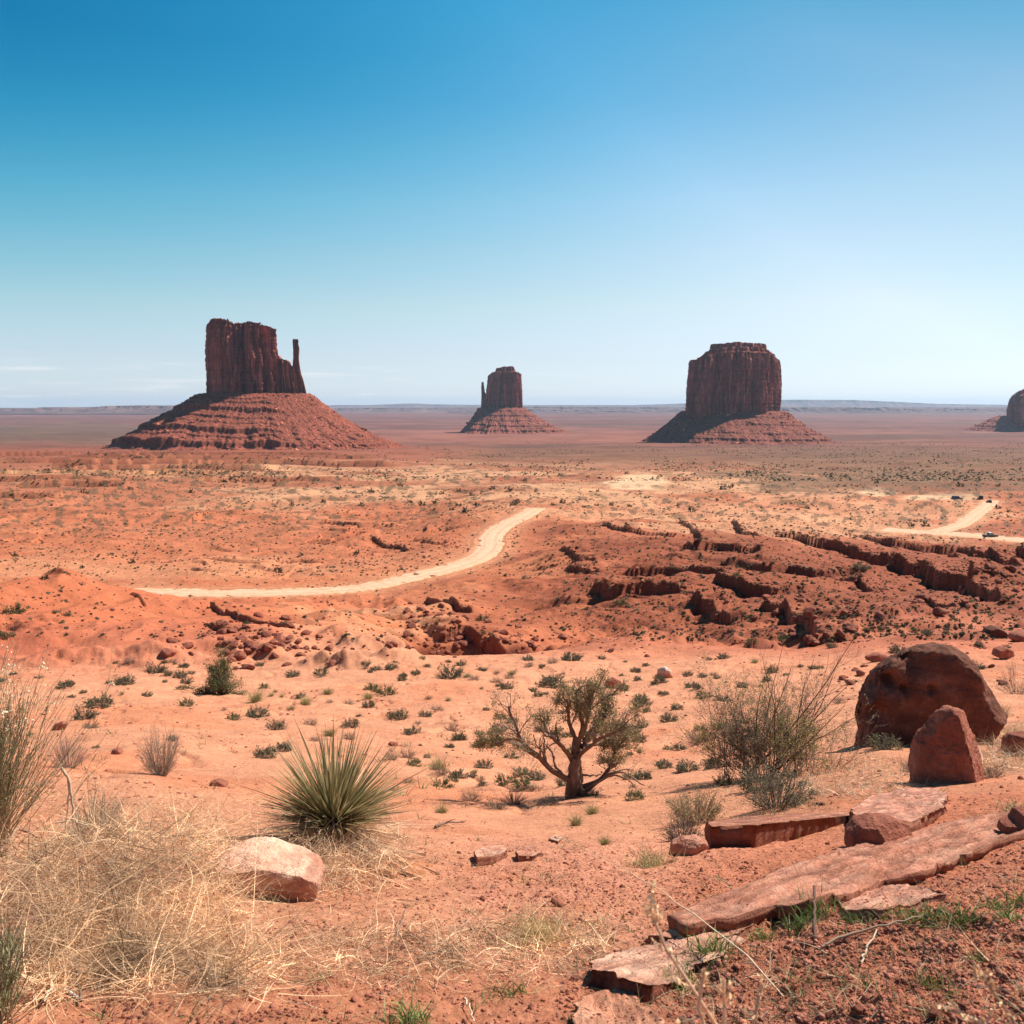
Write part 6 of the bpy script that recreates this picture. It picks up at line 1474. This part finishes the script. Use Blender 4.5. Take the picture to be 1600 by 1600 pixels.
# ------------------------------------------------------------------ sticks, dead branches, dry stalks
def stick(pts, r0, r1, label, name='stick', cat='stick', seed=0, col=(.62, .48, .33), twigs=0, lift=True):
    r = np.random.default_rng(seed); W = []
    for q in pts: W.append(np.array(q))
    W = np.array(W); s = np.r_[0, np.cumsum(np.linalg.norm(np.diff(W, axis=0), axis=1))]; K = 14; u = np.linspace(0, s[-1], K)
    A = np.stack([np.interp(u, s, W[:, i]) for i in range(3)], -1)[None]
    A[:, 1:-1] = (A[:, :-2] + 2 * A[:, 1:-1] + A[:, 2:]) / 4; A += r.normal(0, .0025, A.shape); Rd = np.linspace(r0, r1, K)[None]
    parts = [tubes(A, Rd, 6, np.array([col]))]
    if twigs: B, rb = kids(A, Rd, twigs, r, .2, .8, (.15, .4), 7, .05, .12, .6); parts.append(tubes(B, rb, 4, vary(col, twigs, r)))
    V, Fc, C_ = join(parts); c = A[0].mean(0); o = mesh_np(name, V - c, Fc, C_, M['bark'], True); o.location = c; return tag(o, label, cat)
def on(px, py, h=.01): g, _ = hit(px, py); return (g.x, g.y, g.z + h)
def at(px, py, Y): return tuple(P(px, py, Y))
g, _ = hit(120, 1330); Yq = g.y - .25
stick([at(95,1200,Yq),at(108,1215,Yq),at(112,1250,Yq),at(120,1290,Yq),at(126,1320,Yq)], .006, .004, 'upright bleached dead branch with a hooked tip at the left', 'dead_branch', 'branch', 1, (.50, .38, .27), 5)
stick([at(100,1310,Yq),at(108,1250,Yq),at(106,1220,Yq)], .004, .003, 'thin bleached branch behind the hooked one', 'dead_branch', 'branch', 2, (.55, .42, .3), 3)
stick([at(85,1285,Yq),at(110,1282,Yq),at(135,1290,Yq),at(160,1312,Yq)], .004, .003, 'bleached branch lying across the dry grass pile', 'dead_branch', 'branch', 3, (.6, .46, .32), 3)
stick([on(0,1350,.05),on(30,1318,.09),on(65,1330,.06)], .009, .005, 'brown dead branch under the wispy bush at the left edge', 'dead_branch', 'branch', 4, (.36, .22, .14), 4)
stick([on(70,1575,.02),on(90,1535,.03),on(115,1520,.03),on(150,1520,.02)], .004, .002, 'pale stalk bent over sand at the bottom left', 'stick', 'stick', 5, (.7, .54, .36), 2)
stick([on(118,1520,.05),on(122,1545,.03),on(128,1572,.01)], .006, .003, 'short dark stick beside the white stick at the bottom left', 'stick', 'stick', 6, (.2, .13, .09))
stick([on(620,1468,.01),on(628,1450,.03),on(636,1436,.05)], .003, .002, 'dark upright twig in straw left of the golden clump', 'twig', 'twig', 7, (.16, .1, .08))
stick([on(655,1505,.02),on(690,1495,.02),on(735,1490,.015)], .003, .002, 'dark twig lying in straw at the bottom middle', 'twig', 'twig', 8, (.25, .17, .12), 3)
stick([on(1273,1478,.0),on(1272,1450,.04),on(1271,1422,.08)], .005, .004, 'dark dead stick standing in the green tufts', 'stick', 'stick', 9, (.14, .08, .06))
stick([on(1285,1488,.02),on(1320,1470,.02),on(1380,1455,.02),on(1450,1440,.02)], .004, .002, 'long brown stick lying along the soil bank', 'stick', 'stick', 10, (.34, .24, .17), 3)
stick([on(1345,1512,.01),on(1355,1490,.02),on(1370,1468,.03)], .003, .002, 'short pale stick leaning on soil below the green tufts', 'stick', 'stick', 11, (.66, .52, .36))
stick([on(430,1560,.0),on(545,1585,.0)], .001, .001, 'thin straw stem lying on the sand at the bottom', 'fallen_stalk', 'stick', 12, (.7, .55, .38))
stick([on(725,1565,.01),on(732,1582,.02),on(740,1600,.01)], .002, .0015, 'pale stem on the sand right of the bright green tuft', 'fallen_stalk', 'stick', 13, (.7, .55, .38))
stick([on(680,1295,.02),on(700,1290,.03),on(725,1288,.02)], .012, .006, 'dark fallen branch on sand right of the yucca', 'dead_branch', 'branch', 14, (.2, .12, .09), 2)
stick([at(880,1310,4.2),at(960,1350,3.6),at(1040,1395,2.9),at(1100,1440,2.5),at(1180,1500,2.25),on(1225,1560,.01)], .0012, .0022, 'long arching straw stalk crossing in front of the slabs', 'straw_stalk', 'stick', 15, (.75, .56, .36))
# white paper stick at the bottom left
a_, b__ = np.array(on(100, 1549, .008)), np.array(on(127, 1566, .008))
A = np.linspace(a_, b__, 4)[None]; V, Fc, C_ = tubes(A, np.full((1, 4), .0035), 10, np.array([[.82, .8, .78]])); c = A[0].mean(0)
o = mesh_np('paper_stick', V - c, Fc, C_, M['straw'], True); o.location = c; tag(o, 'short white paper stick lying in dry grass at the bottom left', 'litter')

def stalk(base, pts, label, seed, nfl=1100, red=0.0):
    r = np.random.default_rng(seed); t = empty('dry_flower_stalk', base, label, 'dry stalk'); b0 = np.array(base)
    A = []
    for pl in pts:
        W = np.array([np.array(q) - b0 for q in pl]); s = np.r_[0, np.cumsum(np.linalg.norm(np.diff(W, axis=0), axis=1))]; u = np.linspace(0, s[-1], 14)
        A.append(np.stack([np.interp(u, s, W[:, i]) for i in range(3)], -1))
    A = np.array(A) + r.normal(0, .001, (len(A), 14, 3)); Rd = np.linspace(.0034, .0020, 14)[None].repeat(len(A), 0)
    B, rb = kids(A, Rd, 26 * len(A), r, .25, 1.0, (.03, .08), 5, .1, .1, .6)
    cen = np.vstack([along(B, nfl, r, .2, .0015), along(A, nfl // 3, r, .2, .002)]); lf = leaves(cen, r.uniform(.005, .010, len(cen)), r, vary((.90, .58, .32), len(cen), r, .12), .6)
    V, Fc, C_ = join([tubes(A, Rd, 6, vary((.62, .38, .24), len(A), r)), tubes(B, rb, 4, vary((.72, .50, .32), len(B), r)), lf]); mesh_np('stem', V, Fc, C_, M['straw'], True, t)
b1 = (P(1160, 1690, 1.02).x, 1.02, float(gz(P(1160, 1690, 1.02).x, 1.02)))
stalk(b1, [[b1, at(1120,1600,1.0), at(1075,1540,1.0), at(1040,1480,1.0), at(1012,1412,1.0)], [b1, at(1110,1620,.98), at(1085,1560,.98), at(1100,1510,.98)], [b1, at(1170,1610,1.05), at(1190,1540,1.05)], [b1, at(1120,1630,.95), at(1140,1580,.95), at(1130,1530,.95)]], 'pale dry flower stalk in the lower middle, nearest the camera', 1)
b2 = (P(1640, 1700, 1.1).x, 1.1, float(gz(P(1640, 1700, 1.1).x, 1.1)))
stalk(b2, [[b2, at(1600,1620,1.1), at(1560,1560,1.1), at(1520,1505,1.1)], [b2, at(1590,1640,1.08), at(1540,1600,1.08), at(1490,1580,1.08)], [b2, at(1620,1600,1.12), at(1600,1540,1.12)]], 'pale dry flower stalks in the bottom right corner', 2)

# ------------------------------------------------------------------ parked cars
PAINT = {}
def car(px, py, rz, label, colr, kindc='suv', roof=None, sc=1.0):
    p, mpp = hit(px, py); t = empty('parked_car', (p.x, p.y, p.z + .02), label, 'car'); t.rotation_euler = (0, 0, rz); t.scale = (sc, sc, sc)
    def bm_obj(nm, fn, mat, par=None):
        bm = bmesh.new(); fn(bm); me = bpy.data.meshes.new(nm); bm.to_mesh(me); bm.free(); me.materials.append(mat); o_ = bpy.data.objects.new(nm, me); link(o_); o_.parent = par or t; return o_
    paint = mat_plain('car_paint', colr, .3, .2, .5, 3, .04); glass = mat_plain('car_glass', (.02, .025, .03), .08, 0, .6); rub = mat_plain('tyre_rubber', (.025, .025, .025), .85); met = mat_plain('wheel_metal', (.45, .45, .46), .4, .8)
    def prism(prof, w_, bev):
        def f(bm):
            a = [bm.verts.new((x, -w_ / 2, z)) for x, z in prof]; b_ = [bm.verts.new((x, w_ / 2, z)) for x, z in prof]; n = len(prof)
            bm.faces.new(a); bm.faces.new(b_[::-1])
            for i in range(n): bm.faces.new((a[(i + 1) % n], a[i], b_[i], b_[(i + 1) % n]))
            bmesh.ops.recalc_face_normals(bm, faces=bm.faces); bmesh.ops.bevel(bm, geom=bm.edges[:], offset=bev, segments=2, affect='EDGES')
        return f
    lo = [(-2.25,.38),(-2.2,.85),(-2.1,1.0),(.85,1.02),(1.9,.92),(2.22,.75),(2.28,.4),(1.9,.3),(-1.9,.3)]
    cab = {'suv': [(-2.08,1.0),(-1.9,1.66),(-1.6,1.74),(.15,1.72),(.55,1.55),(.95,1.0)], 'pickup': [(-.75,1.0),(-.62,1.66),(-.4,1.72),(.25,1.7),(.6,1.5),(.95,1.0)]}[kindc]
    bm_obj('body', prism(lo, 1.86, .07), paint)
    bm_obj('cabin', prism(cab, 1.62, .06), roof and mat_plain('car_roof', roof, .4) or paint)
    zt = 1.6; ws = [(-1.72,-.95),(-.85,-.05),(.03,.5)] if kindc == 'suv' else [(-.55,0),(.08,.5)]
    for s in (-1, 1):
        for x0, x1 in ws:
            def fw(bm, x0=x0, x1=x1, s=s):
                y = s * .825; v = [bm.verts.new(q) for q in ((x0, y, 1.1), (x1 + .18 * (x1 > .3), y, 1.1), (x1, y - s * .01, 1.58), (x0 + .04, y - s * .01, 1.58))]; v2 = [bm.verts.new((w_.co.x, w_.co.y - s * .02, w_.co.z)) for w_ in v]
                bm.faces.new(v); bm.faces.new(v2[::-1])
                for i in range(4): bm.faces.new((v[(i + 1) % 4], v[i], v2[i], v2[(i + 1) % 4]))
                bmesh.ops.recalc_face_normals(bm, faces=bm.faces)
            bm_obj('side_window', fw, glass)
    def fwin(bm, pr):
        (x0, z0), (x1, z1) = pr; v = [bm.verts.new(q) for q in ((x0, -.7, z0), (x0, .7, z0), (x1, .66, z1), (x1, -.66, z1))]; o2 = .03 if x0 > 0 else -.03
        v2 = [bm.verts.new((w_.co.x - o2, w_.co.y, w_.co.z - .02)) for w_ in v]; bm.faces.new(v); bm.faces.new(v2[::-1])
        for i in range(4): bm.faces.new((v[(i + 1) % 4], v[i], v2[i], v2[(i + 1) % 4]))
        bmesh.ops.recalc_face_normals(bm, faces=bm.faces)
    bm_obj('windscreen', lambda bm: fwin(bm, ((.94, 1.07), (.60, 1.52))), glass)
    bm_obj('rear_window', lambda bm: fwin(bm, ((cab[0][0] + .0, 1.12), (cab[1][0] - .03, 1.58))), glass)
    for s in (-1, 1):
        for x in (-1.4, 1.42):
            def fy(bm, r_=.36, w_=.24, s=s, x=x): bmesh.ops.create_cone(bm, cap_ends=True, segments=24, radius1=r_, radius2=r_, depth=w_); bmesh.ops.rotate(bm, verts=bm.verts, matrix=__import__('mathutils').Matrix.Rotation(math.pi / 2, 3, 'X')); bmesh.ops.translate(bm, verts=bm.verts, vec=(x, s * .84, .36))
            wh = bm_obj('wheel', fy, rub)
            def fr_(bm, s=s, x=x): bmesh.ops.create_cone(bm, cap_ends=True, segments=20, radius1=.22, radius2=.2, depth=.27); bmesh.ops.rotate(bm, verts=bm.verts, matrix=__import__('mathutils').Matrix.Rotation(math.pi / 2, 3, 'X')); bmesh.ops.translate(bm, verts=bm.verts, vec=(x, s * .84, .36))
            bm_obj('rim', fr_, met, wh)
    for s in (-1, 1):
        bm_obj('headlight', lambda bm, s=s: (bmesh.ops.create_cube(bm, size=1), bmesh.ops.scale(bm, verts=bm.verts, vec=(.1, .34, .16)), bmesh.ops.translate(bm, verts=bm.verts, vec=(2.2, s * .68, .74))), met)
        bm_obj('tail_light', lambda bm, s=s: (bmesh.ops.create_cube(bm, size=1), bmesh.ops.scale(bm, verts=bm.verts, vec=(.08, .2, .3)), bmesh.ops.translate(bm, verts=bm.verts, vec=(-2.2, s * .8, .82))), mat_plain('red_lens', (.4, .02, .015), .3))
    return t
car(1495, 781, .15, 'dark blue car parked on the pale sand pad left of the road', (.03, .07, .13))
car(1532, 780, 1.2, 'small dark car parked at the head of the straight road', (.04, .035, .03), 'suv')
car(1545, 786, 1.4, 'tiny dark car on the top of the straight road', (.03, .03, .035), 'suv', None, .8)
car(1547, 840, .1, 'dark green pickup with a white roof beside the road junction', (.05, .06, .05), 'pickup', (.8, .8, .78), 1.0)
